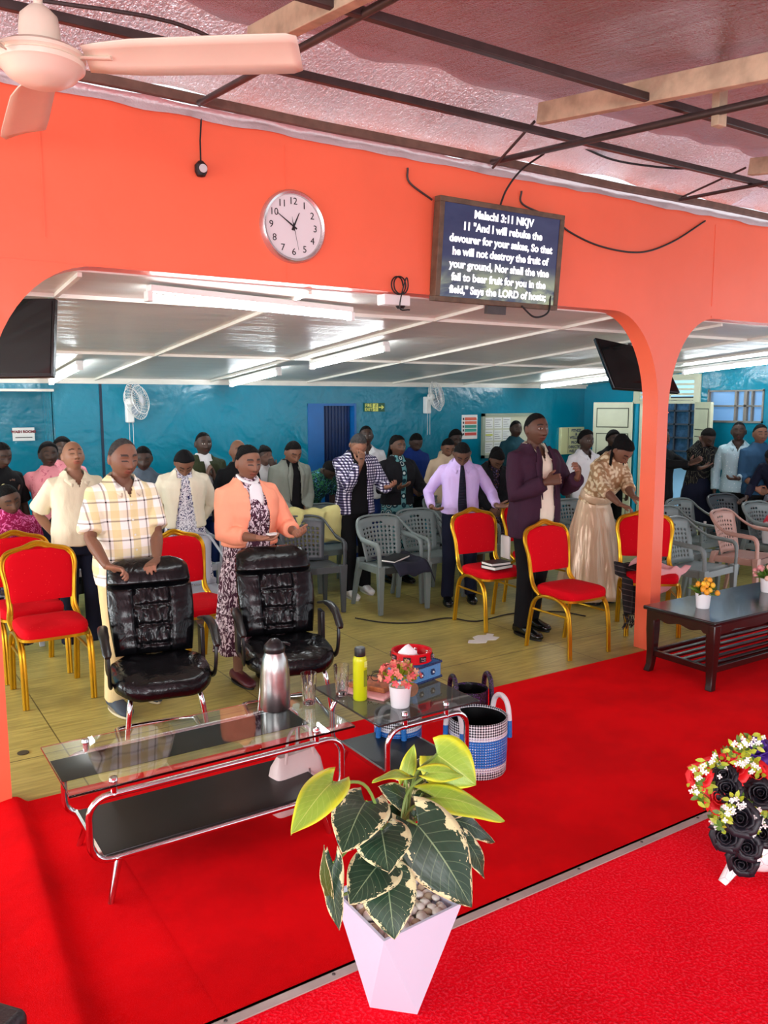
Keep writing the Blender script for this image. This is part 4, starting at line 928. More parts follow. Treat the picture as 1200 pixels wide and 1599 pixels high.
for a in ((520,1222,455,1303,66,LBR,1.72,1.62),(682,1178,744,1226,84,LBR,1.90,1.80,(0,0,.2)),(668,1207,724,1212,30,LBR,1.84,1.82),(677,1245,788,1283,52,LBR,1.82,1.74,(0,0,1.4)),
 (634,1216,647,1162,26,LBR,1.95,1.98),(634,1214,582,1221,22,LBR,1.86,1.80,(0,0,1.2)),(648,1222,664,1178,34,LOL,1.92,1.98),
 (572,1252,535,1332,92,LDK,1.78,1.66,(-.2,0,.3)),(640,1262,592,1228,52,LDK,1.88,1.84),(596,1296,607,1363,92,LDK,1.72,1.60,(0,0,.3)),(652,1288,737,1417,112,LDK,1.72,1.58,(.2,0,.35)),
 (598,1345,546,1412,84,LDK,1.68,1.60,(-.1,0,.4)),(604,1366,616,1467,90,LDK,1.66,1.56,(0,0,.4)),(521,1348,530,1453,40,LDK,1.72,1.66,(-.9,0,.1)),(517,1402,506,1320,20,LOL,1.70,1.70,(-.8,0,0)),
 (706,1280,772,1316,42,LDK,1.86,1.84,(0,0,1)),(728,1312,757,1372,34,LDK,1.80,1.76,(.5,0,.3)),(662,1270,735,1268,36,LDK,1.88,1.86,(0,0,.8)),(650,1276,668,1214,46,LDK,1.94,1.98),
 (640,1290,590,1262,50,LDK,1.86,1.84),(660,1240,700,1222,40,LOL,1.95,1.97)):
    pl(*a)
# ------------------------------------------------------------------ flower vase at the right edge
vc=at(1191,1374,Z=.2); vc=Vector((vc.x,vc.y+.03,.2)); fv=thing('flower_vase','white crackled footed vase of red, black and purple roses at the right edge','plant',vc)
n=NT('crackled_white'); n.set(rough=.35,color=n.mix(n.ramp(n.vor(26,feature='DISTANCE_TO_EDGE'),.0,.035),srgb(176,170,178),srgb(238,236,236))); n.bump(n.ramp(n.vor(26,feature='DISTANCE_TO_EDGE'),.0,.05),.3,.004); CRK=n.m
MB().lathe([(0,.045),(.06,.05),(.095,.075),(.112,.11),(.113,.14),(.098,.165),(.09,.18),(.083,.18),(.09,.165),(0,.15)],40).ob('vase',CRK,fv)
for k in range(3):
    a=R(165+120*k); e=Vector((cos(a),sin(a),0)); MB().tube([e*.07+Vector((0,0,.075)),e*.105+Vector((0,0,.04)),e*.14],[.035,.026,.018],10,flat=.6).ob('foot',CRK,fv)
def rose(c,d,r,mat,parent):
    x,y,w=frame(d); m=MB(); c=Vector(c); rr=random.Random(int(c.x*9999)+int(c.z*7777))
    for layer,(np_,rad,op,ht) in enumerate(((3,.26,.0,.95),(3,.5,.1,.85),(4,.78,.35,.62),(5,1.0,.8,.35))):
        for k in range(np_):
            a0=2*PI*k/np_+layer*.7+rr.uniform(-.15,.15); vv=[]; N=5
            for j in range(4):
                t=j/3
                for i in range(N+1):
                    s=-1+2*i/N; a=a0+s*(PI/np_)*1.3; q=r*rad*(.35+.65*t**.7)*(1+op*t*t*.35+.10*s+.07*sin(5*s+layer)); z=r*ht*(t*1.1-.15)*(1-.22*s*s*t) - r*op*.25*t*t*t
                    vv.append(c+(x*cos(a)+y*sin(a))*q+w*z)
            m.add(vv,[(j*(N+1)+i,j*(N+1)+i+1,(j+1)*(N+1)+i+1,(j+1)*(N+1)+i) for j in range(3) for i in range(N)])
    m.ball(c-w*r*.05,r*.3,8); return m.ob('rose',mat,parent,ang=None,solid=.0015)
RR=P('rose_red',(235,28,36),.55,var=.2,vs=30); RB=P('rose_black',(22,20,30),.5); RP=P('rose_purple',(74,34,140),.55,var=.2,vs=30)
hc=Vector((0,0,.30)); tocam=(cam0-vc-hc).normalized()
def rp(px,py,dep=0): return at(px,py,Y=vc.y-.13+dep)-vc
for px,py,r,mt,dp in ((1160,1345,16,RB,0),(1135,1305,17,RB,.03),(1137,1232,15,RB,.04),(1133,1212,13,RB,.06),(1188,1240,17,RB,0),(1158,1278,19,RB,-.02),(1190,1300,16,RB,0),(1127,1247,18,RR,.06),(1145,1200,19,RR,.08),(1182,1212,17,RR,.04),(1093,1212,14,RR,.10),(1112,1200,13,RR,.12),(1115,1222,11,RR,.10),(1183,1172,18,RP,.10),(1199,1205,14,RP,.05),(1212,1260,18,RR,0),(1215,1300,17,RB,0),(1225,1230,16,RP,.03),(1230,1330,16,RR,.02),(1215,1180,16,RR,.1),(1168,1322,15,RB,-.02)):
    c=rp(px,py,dp); rose(c,(c-hc*.75).normalized()+tocam*.5,r*1.25*2.5/F*1.0,mt,fv)
m=MB(); rg=random.Random(5)
for k in range(560):
    d=rdir(rg,-.35); q=Vector((0,0,.29))+Vector((d.x*.20,d.y*.20,d.z*.18))*rg.uniform(.35,1); leafmesh(m,q,d+rdir(rg,-1)*.6,.008,rg.uniform(.025,.045),rdir(rg))
m.ob('foliage',G1,fv); m=MB()
for k in range(260):
    d=rdir(rg,-.3); q=Vector((0,0,.28))+Vector((d.x*.14,d.y*.14,d.z*.14))*rg.uniform(.2,1); leafmesh(m,q,d+rdir(rg,-1)*.6,.011,rg.uniform(.03,.05),rdir(rg))
m.ob('foliage',G2,fv)
WB=P('blossom_white',(240,240,236),.6)
CL=((1087,1238),(1092,1212),(1103,1198),(1122,1184),(1155,1162),(1168,1165),(1185,1158),(1128,1205),(1160,1190),(1172,1188),(1180,1200),(1150,1255),(1160,1258),(1170,1262),(1140,1272),(1128,1285),(1120,1280),(1138,1265),(1178,1275),(1190,1270),(1182,1300),(1175,1305),(1195,1285))
for k in range(92):
    px,py=CL[k%len(CL)]; q=rp(px+rg.uniform(-9,9),py+rg.uniform(-9,9),rg.uniform(-.03,.02)+(.06 if px<1130 else -.03)); blossom(q,tocam+rdir(rg,-1)*.5,.0085,WB,fv,petals=4)
m=MB(); m2=MB()
for px,py in CL+((1095,1225),(1100,1250),(1105,1235),(1122,1268),(1130,1275),(1150,1180),(1160,1175),(1170,1180),(1120,1195),(1130,1290),(1185,1325),(1175,1330)):
    for k in range(9):
        q=rp(px+rg.uniform(-11,11),py+rg.uniform(-11,11),.02+(.06 if px<1130 else -.02)); leafmesh(m if k%3 else m2,q,rdir(rg,-.6)+tocam*.3,.007,rg.uniform(.02,.034),tocam)
m.ob('foliage',YG,fv); m2.ob('foliage',G1,fv)
m=MB()
for px,py in ((1093,1195),(1130,1165),(1100,1240),(1120,1268)):
    e=rp(px,py,.08); m.tube(bez([(0,0,.2),e*.6+Vector((0,0,.06)),e],5),.002,5)
m.ob('stems',G1,fv)
# ------------------------------------------------------------------ pots on the dark table
def tpot(c,flm,lab,seed):
    o=thing('flower_pot',lab,'plant',c); MB().lathe(pot(.052,.105),32).ob('pot',WPOT,o); r=random.Random(seed); m=MB()
    for k in range(90):
        d=rdir(r,.0); leafmesh(m,Vector((0,0,.10))+d*.02,d,.007,r.uniform(.06,.10),rdir(r))
    m.ob('leaves',G1,o)
    for k in range(15):
        d=rdir(r,.05); q=Vector((0,0,.11))+Vector((d.x*.10,d.y*.10,d.z*.10))*r.uniform(.8,1.05); b=MB().ball(q,.019,10).ob('blossom',r.choice(flm),o); MB().lathe([(0,.0),(.011,.004),(.0,.008)],8,c=q+Vector((0,0,.014))).ob('centre',r.choice(flm),b)
tpot((4.90,3.50,TH),[P('yellow_bloom',(240,190,50),.55),P('amber_bloom',(232,160,40),.55)],'white pot of yellow round blossoms on the dark wooden table',21)
tpot((5.72,3.54,TH),[P('pink_bloom',(224,150,150),.55),P('peach_bloom',(236,190,170),.55)],'white pot of pale pink round blossoms at the right end of the dark table',22)
# ------------------------------------------------------------------ things on chairs and floor
def book(loc,rz_,w,d,h,mat,lab,tilt=0,name='book'):
    o=thing(name,lab,'book',loc,rz_); o.rotation_euler=(0,tilt,rz_)
    MB().box((-w/2,-d/2,0),(w/2,d/2,.003)).box((-w/2,-d/2,h-.003),(w/2,d/2,h)).box((-w/2,d/2-.004,0),(w/2,d/2,h)).ob('cover',mat,o); MB().box((-w/2+.004,-d/2+.004,.003),(w/2-.004,d/2-.004,h-.003)).ob('pages',P('page_white',(238,236,228),.7),o); return o
BC=P('book_black',(18,18,20),.5)
book((4.50,5.20,.512),R(6),.22,.16,.028,BC,'black covered bible, lower of the two on the red chair seat'); book((4.50,5.21,.541),R(-4),.20,.15,.024,BC,'black notebook, upper of the two books on the red chair seat')
book((4.13,6.18,.47),R(20),.24,.17,.02,BC,'open notebook on dark cloth on the grey plastic chair',R(-6))
book((5.05,5.62,.6),R(80),.14,.02,.20,P('book_pale',(230,228,224),.6),'pale booklet standing on the red chair behind the purple blazer man').location=(4.86,5.5,.51)
def drape(name,pts_fn,nu,nv,mat,lab,cat,solid=.006,amp=.012,seed=1):
    v=[]
    for j in range(nv+1):
        for i in range(nu+1):
            p=Vector(pts_fn(i/nu,j/nv)); p+=Vector((noise.noise((p.x*9,p.y*9,seed)),noise.noise((p.y*9,p.z*9,seed+5)),noise.noise((p.z*9,p.x*9,seed+9))))*amp*2; v.append(p)
    f=[(j*(nu+1)+i,j*(nu+1)+i+1,(j+1)*(nu+1)+i+1,(j+1)*(nu+1)+i) for j in range(nv) for i in range(nu)]
    o=mk(name,v,f,mat,ang=None); m=o.modifiers.new('t','SOLIDIFY'); m.thickness=solid; return tag(o,lab,cat)
def lerp(a,b,t): return a+(b-a)*t
# dark cloth on grey chair
drape('dark_cloth',lambda u,v:(4.02+.40*u,6.42-.46*v,.455+.012*sin(u*9)-(.10*max(0,(v-.85)/.15))-(.10*max(0,(u-.85)/.15)*v)),24,24,P('cloth_midnight',(18,20,40),.8,bump=.4),'crumpled dark blue cloth on the grey plastic chair seat','cloth')
# yellow cloth over the dark grey chair back
def yl(u,v):
    t=v*1.0; x=3.42+.60*u
    if t<.35: return (x-.06*(1-t/.35),6.98-.0*t,.62+.22*(t/.35)-.14*(u>.6)*(u-.6)*(1-t/.35)*2)
    if t<.55: k=(t-.35)/.2; return (x,6.98+.14*k,.84+.03*sin(PI*k))
    k=(t-.55)/.45; return (x,7.13+.03*k,.84-.35*k)
drape('yellow_cloth',lambda u,v:(lambda q:(q[0]+.03*sin(u*14)*(1-v),q[1]-.06+.015*sin(u*20)-.03,q[2]+.02+.012*sin(u*9)))(yl(u,v)),40,40,cloth('pale_yellow_cloth',(206,200,134)),'pale yellow cloth hung over the dark grey chair back','cloth')
# black fringed shawl on the chair by the pillar
sh=thing('shawl','black striped fringed shawl hanging off the red chair behind the pillar','shawl',(5.27,4.70,0))
n=NT('shawl_knit'); x,y,z=n.xyz(); n.set(rough=.75,color=n.mix(n.band(n.math('ADD',z,n.math('MULTIPLY',x,.3)),.045,0,.14),srgb(16,13,14),srgb(86,74,70))); n.bump(n.noise(60,2),.5,.006); SHW=n.m
v=[]
for j in range(21):
    for i in range(15):
        u=i/14; t=j/20; v.append((-.10+.34*u-.03*t+.01*sin(u*12),-.26-.05*t+.02*sin(u*16+t*3)+.1*(1-t)*(t<.3),.60-.40*t-.03*sin(u*3)))
o=mk('cloth',v,[(j*15+i,j*15+i+1,(j+1)*15+i+1,(j+1)*15+i) for j in range(20) for i in range(14)],SHW,sh,ang=None); o.modifiers.new('t','SOLIDIFY').thickness=.008
m=MB(); rg=random.Random(9)
for i in range(36):
    x=-.14+.36*i/35; m.tube([(x,-.31,.2),(x+rg.uniform(-.02,.02),-.33,.14),(x+rg.uniform(-.03,.03),-.32,.07+rg.uniform(0,.04))],.004,5)
tag(m.ob('fringe',SHW,sh),kind='stuff')
# pink cloth / blanket on the same chair
drape('pink_cloth',lambda u,v:(5.34+.40*u,4.23+.36*v+.02*sin(u*7),(.545+.05*sin(u*5+1)*sin(v*4)+.03*sin(u*11)) if v>.14 else .545-.26*(1-v/.14)*(1-u)*.9),36,30,cloth('soft_pink_cloth',(236,176,176)),'crumpled pink cloth on the red chair seat right of the pillar','cloth',amp=.022)
# torn paper on the floor, dark cable, drain mark
v=[(0,0),(.05,.05),(.1,.03),(.13,.10),(.2,.12),(.26,.09),(.30,.12),(.33,.07),(.28,.03),(.31,-.02),(.24,-.06),(.18,-.03),(.12,-.08),(.05,-.05)]
pv=[Vector((4.02+x,4.98+y,.001)) for x,y in v]; m=MB().add([Vector((p.x,p.y,-.003)) for p in pv]+pv+[] ,[tuple(range(14,28))]+[(i,(i+1)%14,14+(i+1)%14,14+i) for i in range(14)])
tag(m.ob('torn_paper',PAP),'torn white patch lying on the plywood floor by the red chair leg','paper')
q=[at(x,y,Z=.003) for x,y in ((555,965),(600,972),(650,972),(700,965),(745,970),(800,958),(870,955),(915,962))]; cable(q,.006,'thin black cable running across the plywood floor')
tag(MB().lathe([(0,-.003),(.03,-.003),(.03,.001),(0,.001)],20,c=at(36,1175,Z=0)).ob('floor_plug',P('plug_brown',(70,62,44),.6)),'small round brown plug in the plywood floor','floor cap')
# bag/speaker at bottom left
q=at(14,1592,Z=.35); bl=thing('black_bag','black perforated case with gold trim at the bottom left corner','bag',(q.x-.16,q.y-.02,.2),R(38))
MB().box((-.2,-.12,0),(.17,.12,.17)).ob('case',P('perforated_black',(34,34,38),.4,bump=.5,bs=120),bl,bevel=.02); MB().tube([(-.2,.12,.165),(.15,.12,.165)],.006,8).ob('trim',GOLD,bl)
# backpack and bottle on the right-hand chairs
bp=thing('backpack','red and white backpack at the right edge on a grey chair','bag',(8.05,4.90,.435),R(10)); bp.scale=(.85,.85,.85); MB().loft([sq(.2,.12,0),sq(.22,.13,.1),sq(.21,.12,.26),sq(.12,.07,.36)]).ob('body',P('backpack_grey',(206,206,208),.6),bp); MB().loft([sq(.222,.132,.16),sq(.222,.132,.24),sq(.16,.1,.33),sq(.12,.075,.37)]).ob('flap',P('backpack_red',(196,40,60),.6),bp); MB().tube(bez([(-.2,-.1,.05),(-.23,-.14,.2),(-.12,-.1,.34)],6),.012,8,flat=.5).ob('strap',BLACKP,bp)
o=thing('water_bottle','small clear water bottle on a grey chair right of the pillar','bottle',(7.60,5.45,.425)); MB().lathe([(0,0),(.03,0),(.03,.12),(.012,.16),(.012,.18),(0,.18)],20).ob('body',DG,o); MB().lathe([(0,.18),(.014,.18),(.014,.2),(0,.2)],14).ob('cap',WHITEP,o)
# ------------------------------------------------------------------ people
def skinmat(name,rough=.5):
    n=NT(name); a=n.n('ShaderNodeVertexColor'); a.layer_name='Col'; o=n.obj()
    n.set(color=n.mix(.25,a.outputs[0],n.mix(n.noise(16,3),(1,1,1),(.6,.6,.6)),'MULTIPLY'),rough=rough,spec=.3); n.bump(n.noise(120,2),.12,.003); return n.m
SKIN=skinmat('skin')
n=NT('black_hair'); n.set(color=(.005,.0045,.0045),rough=.8,spec=.15); n.bump(n.vor(170),.8,.006); HAIR=n.m
n=NT('grey_black_hair'); n.set(color=n.mix(n.noise(60,2),(.014,.013,.013),(.075,.07,.068)),rough=.8,spec=.15); n.bump(n.vor(170),.8,.006); HAIRG=n.m
SK={'d':(.115,.055,.034),'m':(.20,.092,.055),'l':(.30,.145,.088),'k':(.058,.031,.022)}
HL=[.100,.090,.066,.032,-.012,-.046,-.062]; HLY=[-.1,-.075,-.035,-.005,.02,.05,.1]
def head_pt(d,off=0):
    p=Vector((d.x*.081,d.y*.099,d.z*.119)); t=max(0,-d.z)
    p.x*=1-.26*t**2
    if p.y>0: p.y*=1-.42*t; p.y+=.006*(1-t)
    x,z=p.x,p.z; ax=abs(x); e=math.exp
    if d.y<0:
        f=min(1,-d.y*2.2)
        if z<.03:
            k=(.03-z)/.06 if z>-.03 else max(0,1-((-.03-z)/.014)**2)
            k=max(0,min(1,k)); wn=.011+.013*max(0,min(1,(.01-z)/.045)); p.y-=.030*k*e(-(x/wn)**2)*f
        p.y+=.014*e(-((ax-.031)/.017)**2-((z-.012)/.013)**2)*f
        p.y-=.007*e(-((ax-.031)/.011)**2-((z-.010)/.008)**2)*f
        p.y-=.006*e(-((ax-.028)/.022)**2-((z-.034)/.009)**2)*f
        p.y-=.006*e(-(x/.03)**2-((z+.063)/.022)**2)*f
        p.y-=.011*e(-(x/.025)**2)*(e(-((z+.057)/.0055)**2)+.95*e(-((z+.0705)/.0065)**2))*f
        p.y-=.007*e(-(x/.022)**2-((z+.102)/.014)**2)*f
        p.y-=.005*e(-((ax-.045)/.02)**2-((z+.022)/.022)**2)*f
    return p*(1+off)
def hand_mb(m,W,hd,pn,s,curl,lod,side,spread=.0,thumb=1.0):
    hd=Vector(hd).normalized(); pn=Vector(pn); pn=(pn-hd*pn.dot(hd)); pn=pn.normalized() if pn.length>1e-4 else frame(hd)[0]
    lat=hd.cross(pn)*side        # toward thumb
    k=s; rings=[]
    for t,w,h in ((-.01,.027,.020),(.02,.033,.019),(.05,.040,.016),(.085,.042,.014),(.1,.038,.011)):
        c=W+hd*t*k; rings.append([c+lat*w*k*cos(a)+pn*h*k*sin(a) for a in [2*PI*j/12 for j in range(12)]])
    m.loft(rings)
    fr=.0092 if lod else .0112
    for i,(o,l) in enumerate(((.030,.074),(.0105,.082),(-.0095,.077),(-.029,.060))):
        p=W+hd*.085*k+lat*o*k; d=(hd+lat*(o*4*spread+.6*o)).normalized(); pts=[W+hd*.06*k+lat*o*.9*k,p]; ang=0
        for q,(fl,cu) in enumerate(((.45,.5),(.32,.9),(.25,.8))):
            ang+=curl*cu*(1+.12*i); dd=d*cos(ang)+pn*sin(ang); p=p+dd*l*fl*k; pts.append(p)
        m.tube(pts,[fr*k*1.05,fr*k*1.05,fr*k,fr*.92*k,fr*.75*k],8)
    b=W+hd*.025*k+lat*.028*k; d1=(hd*.75+lat*.85*thumb+pn*.35).normalized(); d2=(hd*.95+lat*.35*thumb+pn*.4).normalized()
    m.tube([W+hd*.01*k+lat*.015*k,b,b+d1*.035*k,b+d1*.035*k+d2*.032*k,b+d1*.035*k+d2*.055*k],[.016*k,.0155*k,.0125*k,.011*k,.008*k],8)
POSES={'side':lambda s:dict(w=(s*.245,-.02,.84),hd=(s*.02,-.12,-1),pn=(-s,0,0),curl=.35),
'clasp':lambda s:dict(w=(s*.085,-.20,.93),hd=(-s,-.25,-.45),pn=(-s*.3,1,0),curl=.6),
'open':lambda s:dict(w=(s*.20,-.30,1.10),hd=(s*.1,-1,.25),pn=(-s*.2,.1,1),curl=.3),
'pray':lambda s:dict(w=(s*.05,-.19,1.22),hd=(-s*.25,-.1,1),pn=(-s,0,0),curl=.15),
'face':lambda s:dict(w=(s*.06,-.17,1.43),hd=(-s*.3,.15,1),pn=(0,1,.1),curl=.5),
'back':lambda s:dict(w=(s*.12,.17,.92),hd=(-s,.1,-.3),pn=(0,1,0),curl=.4),
'chest':lambda s:dict(w=(s*.14,-.22,1.22),hd=(-s*.5,-.4,.5),pn=(-s*.6,.6,0),curl=1.0)}
TOR=[(.80,.172,.118,0),(.90,.178,.122,.005),(1.0,.165,.112,.003),(1.10,.155,.104,-.003),(1.22,.168,.112,-.004),(1.32,.184,.116,0),(1.375,.168,.104,.008),(1.42,.122,.084,.014),(1.455,.082,.070,.017),(1.48,.068,.064,.018)]
def se(w,d,z,cy,n=28,e=.8): return [(math.copysign(abs(cos(t))**e,cos(t))*w,cy+math.copysign(abs(sin(t))**e,sin(t))*d,z) for t in [2*PI*j/n for j in range(n)]]
NP=0
def person(lab,px,ytop,Y,rel=0,sk='d',sc=None,lean=0,hp=0,hy=0,hr=0,arms=('side','side'),hair='short',hm=None,top=None,sleeve='long',hem=.84,fat=0,bust=0,
           jacket=None,jo=(.03,.07),jhem=.80,bottom=None,skirt=None,shoe=None,feet=((-.1,0),(.1,0)),tie=None,lod=0,dz=0,sit=False,collar=None,scale=None,floor=None,eyes=0,extras=None,belt=None,vneck=False,grp=None,xy=None):
    global NP; NP+=1
    rng=random.Random(NP); L=R(lean); piv=Vector((0,0,.95))
    RT=Matrix.Rotation(L,3,'X')
    def T(p): p=Vector(p); return piv+RT@(p-piv)+Vector((0,0,dz)) if p.z>.95 or True else p
    def T2(p):                                  # torso bends above the hip, stays upright below
        p=Vector(p); k=min(1,max(0,(p.z-.88)/.14)); a=Matrix.Rotation(L*k,3,'X'); return piv+a@(p-piv)+Vector((0,0,dz))
    RH=Matrix.Rotation(R(hy),3,'Z')@Matrix.Rotation(L+R(hp),3,'X')@Matrix.Rotation(R(hr),3,'Y')
    nb=T2((0,.012,1.476)); HC=nb+RH@Vector((0,-.022,.104))
    headtop=max((HC+RH@head_pt(Vector(q).normalized())).z for q in ((0,0,1),(0,.5,1),(0,1,.6),(0,.3,1),(0,-.3,1)))+.006
    # place: head centre on the sight line at depth Y, scale so that the head top reaches its height
    yt=at(px,ytop,Y=Y); s=scale or max(.86,min(1.14,(yt.z-(floor or 0))/headtop))
    hx=at(px,ytop+20,Y=Y)
    face=-math.atan2(hx.x,hx.y)+R(rel); RZ=Matrix.Rotation(face,3,'Z'); off=RZ@(Vector((HC.x,HC.y,0))*s)
    root=Vector((hx.x-off.x,Y-off.y,floor or 0))
    if xy: root=Vector((xy[0],xy[1],floor or 0))
    o=thing('person',lab,'person',root,face,grp); o.scale=(s,s,s)
    inv=lambda w:(RZ.transposed()@(Vector(w)-root))/s
    base=Vector(SK[sk]); vox=.0042 if lod==2 else (.006 if lod==1 else .0085)
    B=MB()
    # head
    nu=56 if lod else 36; nv=44 if lod else 28; v=[]
    for i in range(nv+1):
        t=PI*i/nv
        for j in range(nu): v.append(HC+RH@head_pt(Vector((sin(t)*cos(2*PI*j/nu),sin(t)*sin(2*PI*j/nu),-cos(t)))))
    B.add(v,[(i*nu+j,i*nu+(j+1)%nu,(i+1)*nu+(j+1)%nu,(i+1)*nu+j) for i in range(nv) for j in range(nu)])
    for q in (-1,1): B.ball(HC+RH@Vector((q*.084,.010,-.006)),(.010,.019,.034),10,M=RH@Matrix.Rotation(R(-q*14),3,'Z'))
    # neck + torso core
    B.tube([T2((0,.02,1.36)),T2((0,.02,1.44)),nb+Vector((0,0,0)),HC+RH@Vector((0,.012,-.05))],[.07,.06,.054,.052],16)
    B.loft([[T2(p) for p in se(w-.03,d-.03,z,cy)] for z,w,d,cy in TOR if z>max(hem,.9)+.04 or (skirt is not None and z>.85)])
    # arms
    J=[]
    for si,(sd,ar) in enumerate(zip((-1,1),arms)):
        pz=POSES[ar](sd) if isinstance(ar,str) else dict(ar)
        S=T2((sd*.170,.012,1.362))
        if 'W' in pz: W=inv(pz['W']); hd=(RZ.transposed()@Vector(pz['hd'])); pn=(RZ.transposed()@Vector(pz['pn']))
        else: W=Vector(pz['w'])+Vector((0,0,dz)); hd=Vector(pz['hd']); pn=Vector(pz['pn'])
        if isinstance(ar,str) and lean>12: W=W+Vector((0,-sin(L)*.25,-.04))
        a,b=.285,.255; dv=W-S; D=dv.length
        if D>.53: W=S+dv*(.53/D); dv=W-S; D=.53
        D=max(D,.12); u=dv.normalized(); ca=(a*a+D*D-b*b)/(2*a*D); ca=max(-1,min(1,ca)); h=a*math.sqrt(1-ca*ca)
        pole=Vector(pz.get('pole',(sd*.55,.55,-.75))); pole=(pole-u*pole.dot(u)).normalized(); E=S+u*a*ca+pole*h
        J.append((S,E,W,hd,pn)); fd=(W-E).normalized()
        B.tube([T2((sd*.10,.012,1.365)),S,S.lerp(E,.4),E,E+(W-E)*.3,E+(W-E)*.7,W],[.046,.048,.046,.037,.040,.032,.024],12)
        hand_mb(B,W,hd,pn,1.0,pz.get('curl',.3),lod,-sd if True else sd,pz.get('spread',.3),pz.get('th',1.0))
    # legs
    hips=[]
    for q,(fx,fy) in zip((-1,1),feet):
        hip=Vector((q*.088,0,.88+dz)); 
        if sit: kn=Vector((fx*1.2,-.44,.50)); an=Vector((fx,-.42,.09))
        else: an=Vector((fx,fy+.02,.09)); kn=(hip+an)/2+Vector((0,-.035,0))
        hips.append((hip,kn,an,fx,fy))
        if skirt or bottom is None:
            B.tube([hip,kn+Vector((0,0,.03)),kn,kn.lerp(an,.3)+Vector((0,.015,0)),an],[.075,.052,.05,.05,.034],12)
            B.loft([[Vector((an.x+w*cos(a),an.y+dy+.0,.0)) +Vector((0,0,h+hh*sin(a))) for a in [2*PI*j/10 for j in range(10)]] for dy,w,h,hh in ((.06,.028,.04,.035),(0,.035,.055,.05),(-.07,.036,.045,.035),(-.14,.044,.03,.022),(-.2,.036,.022,.014))])
    body=remesh(B,'body',SKIN,o,vox,2 if lod==2 else 3,.5)
    a=coords(body); iR=np.array(RH.transposed()); hl=(a-np.array(HC))@iR.T; x,y_,z=hl[:,0],hl[:,1],hl[:,2]; ax=np.abs(x)
    col=np.ones((len(a),4)); col[:,:3]=np.array(base); fr=(y_<-.03)&(np.abs(z)<.13)
    def paint(m,c,k=1): 
        for q in range(3): col[:,q]=np.where(m,col[:,q]*(1-k)+c[q]*k,col[:,q])
    paint(fr&(ax<.027*(1-((z+.064)/.02)**2*.5))&(z<-.053)&(z>-.079),(base[0]*1.1+.02,base[1]*.65,base[2]*.75),.8)
    paint(fr&(np.abs(z+.0635)<.0022)&(ax<.026),base*.25,.8)
    paint(fr&(np.abs(z+.042)<.004)&(np.abs(ax-.010)<.006),base*.2,.85)
    paint(fr&(np.abs(z-.036-.004*np.cos((ax-.03)*90))<.0058)&(ax>.013)&(ax<.052),(.012,.009,.008),.9)
    if hair in('short','crop','receding','bun','afro','braids'):
        ln=np.interp(y_,HLY,HL) if hair!='receding' else np.interp(y_,[-.1,-.05,-.02,.02,.05,.1],[.13,.105,.045,-.01,-.05,-.07])
        kk=np.clip((z-ln+.010)/.018,0,1)*(np.linalg.norm(hl,axis=1)<.14)*(ax<.0865)
        hc_=(.010,.009,.009) if hm is None or hm is HAIR else (.045,.042,.04)
        for q in range(3): col[:,q]=col[:,q]*(1-kk)+hc_[q]*kk
    if eyes:
        e=fr&((((ax-.031)/.0145)**2+((z-.009)/.0058)**2)<1); paint(e,(.45,.40,.36),.9); paint(fr&((((ax-.031)/.0062)**2+((z-.009)/.006)**2)<1),(.01,.008,.007),1); paint(fr&(np.abs(z-.0155)<.002)&(np.abs(ax-.031)<.016),(.01,.008,.008),.8)
    else: paint(fr&(np.abs(z-.004+((ax-.031)**2)*8)<.0034)&(np.abs(ax-.031)<.017),(.01,.008,.008),.9)
    for S,E,W,hd,pn in J:                        # paler palms
        hd=hd.normalized(); q=a-np.array(W); al=q@np.array(hd); pnn=(pn-hd*pn.dot(hd)).normalized(); pm=(al>.0)&(al<.2)&(np.linalg.norm(q,axis=1)<.2)&((q@np.array(pnn))>.004)
        paint(pm,base*1.5+Vector((.10,.05,.035)),.7)
    at_=body.data.color_attributes.new('Col','FLOAT_COLOR','POINT'); at_.data.foreach_set('color',col.ravel().astype(np.float32))
    # hair
    hm=hm or HAIR
    if hair!='bald' and hair!='none':
        th={'short':.0055,'crop':.0022,'afro':.020,'bun':.008,'braids':.011,'scarf':.016,'receding':.0035,'cap':.014}.get(hair,.008); v=[]; nu,nv=48,36
        for i in range(nv+1):
            t=PI*i/nv
            for j in range(nu):
                d=Vector((sin(t)*cos(2*PI*j/nu),sin(t)*sin(2*PI*j/nu),-cos(t))); p=head_pt(d); yy=p.y
                line=np.interp(yy,HLY,HL) if hair not in('receding',) else np.interp(yy,[-.1,-.05,-.02,.02,.05,.1],[.13,.105,.045,-.01,-.05,-.07])
                k=(p.z-line)/(.028 if hair in('short','crop','receding') else .014); k=max(-1,min(1,k)); k=k if k<0 else k*k*(3-2*k)*.97+.03; nz=.003*noise.noise(d*9) if hair!='crop' else 0
                v.append(HC+RH@(p+d*((th+nz)*k if k>0 else .010*k)))
        m=MB().add(v,[(i*nu+j,i*nu+(j+1)%nu,(i+1)*nu+(j+1)%nu,(i+1)*nu+j) for i in range(nv) for j in range(nu)])
        if hair=='bun': m.ball(HC+RH@Vector((0,.085,.075)),(.042,.04,.036),14)
        if hair in('braids',):
            m.ball(HC+RH@Vector((0,.05,.03)),(.082,.075,.10),16)
            for k in range(16):
                a_=PI*(.08+.84*k/15); p0=HC+RH@Vector((.078*cos(a_),.03+.075*sin(a_),.0)); dn=Vector((0,0,-1)); p1=p0+dn*.10+RH@Vector((.015*cos(a_),.02,0)); p2=p1+dn*.12+Vector((rng.uniform(-.01,.01),.02,0))
                m.tube([p0,p1,p2],[.012,.011,.007],6)
        m.ob('hair',hm,o,ang=None)
    # garments
    gv=.009 if lod else .013
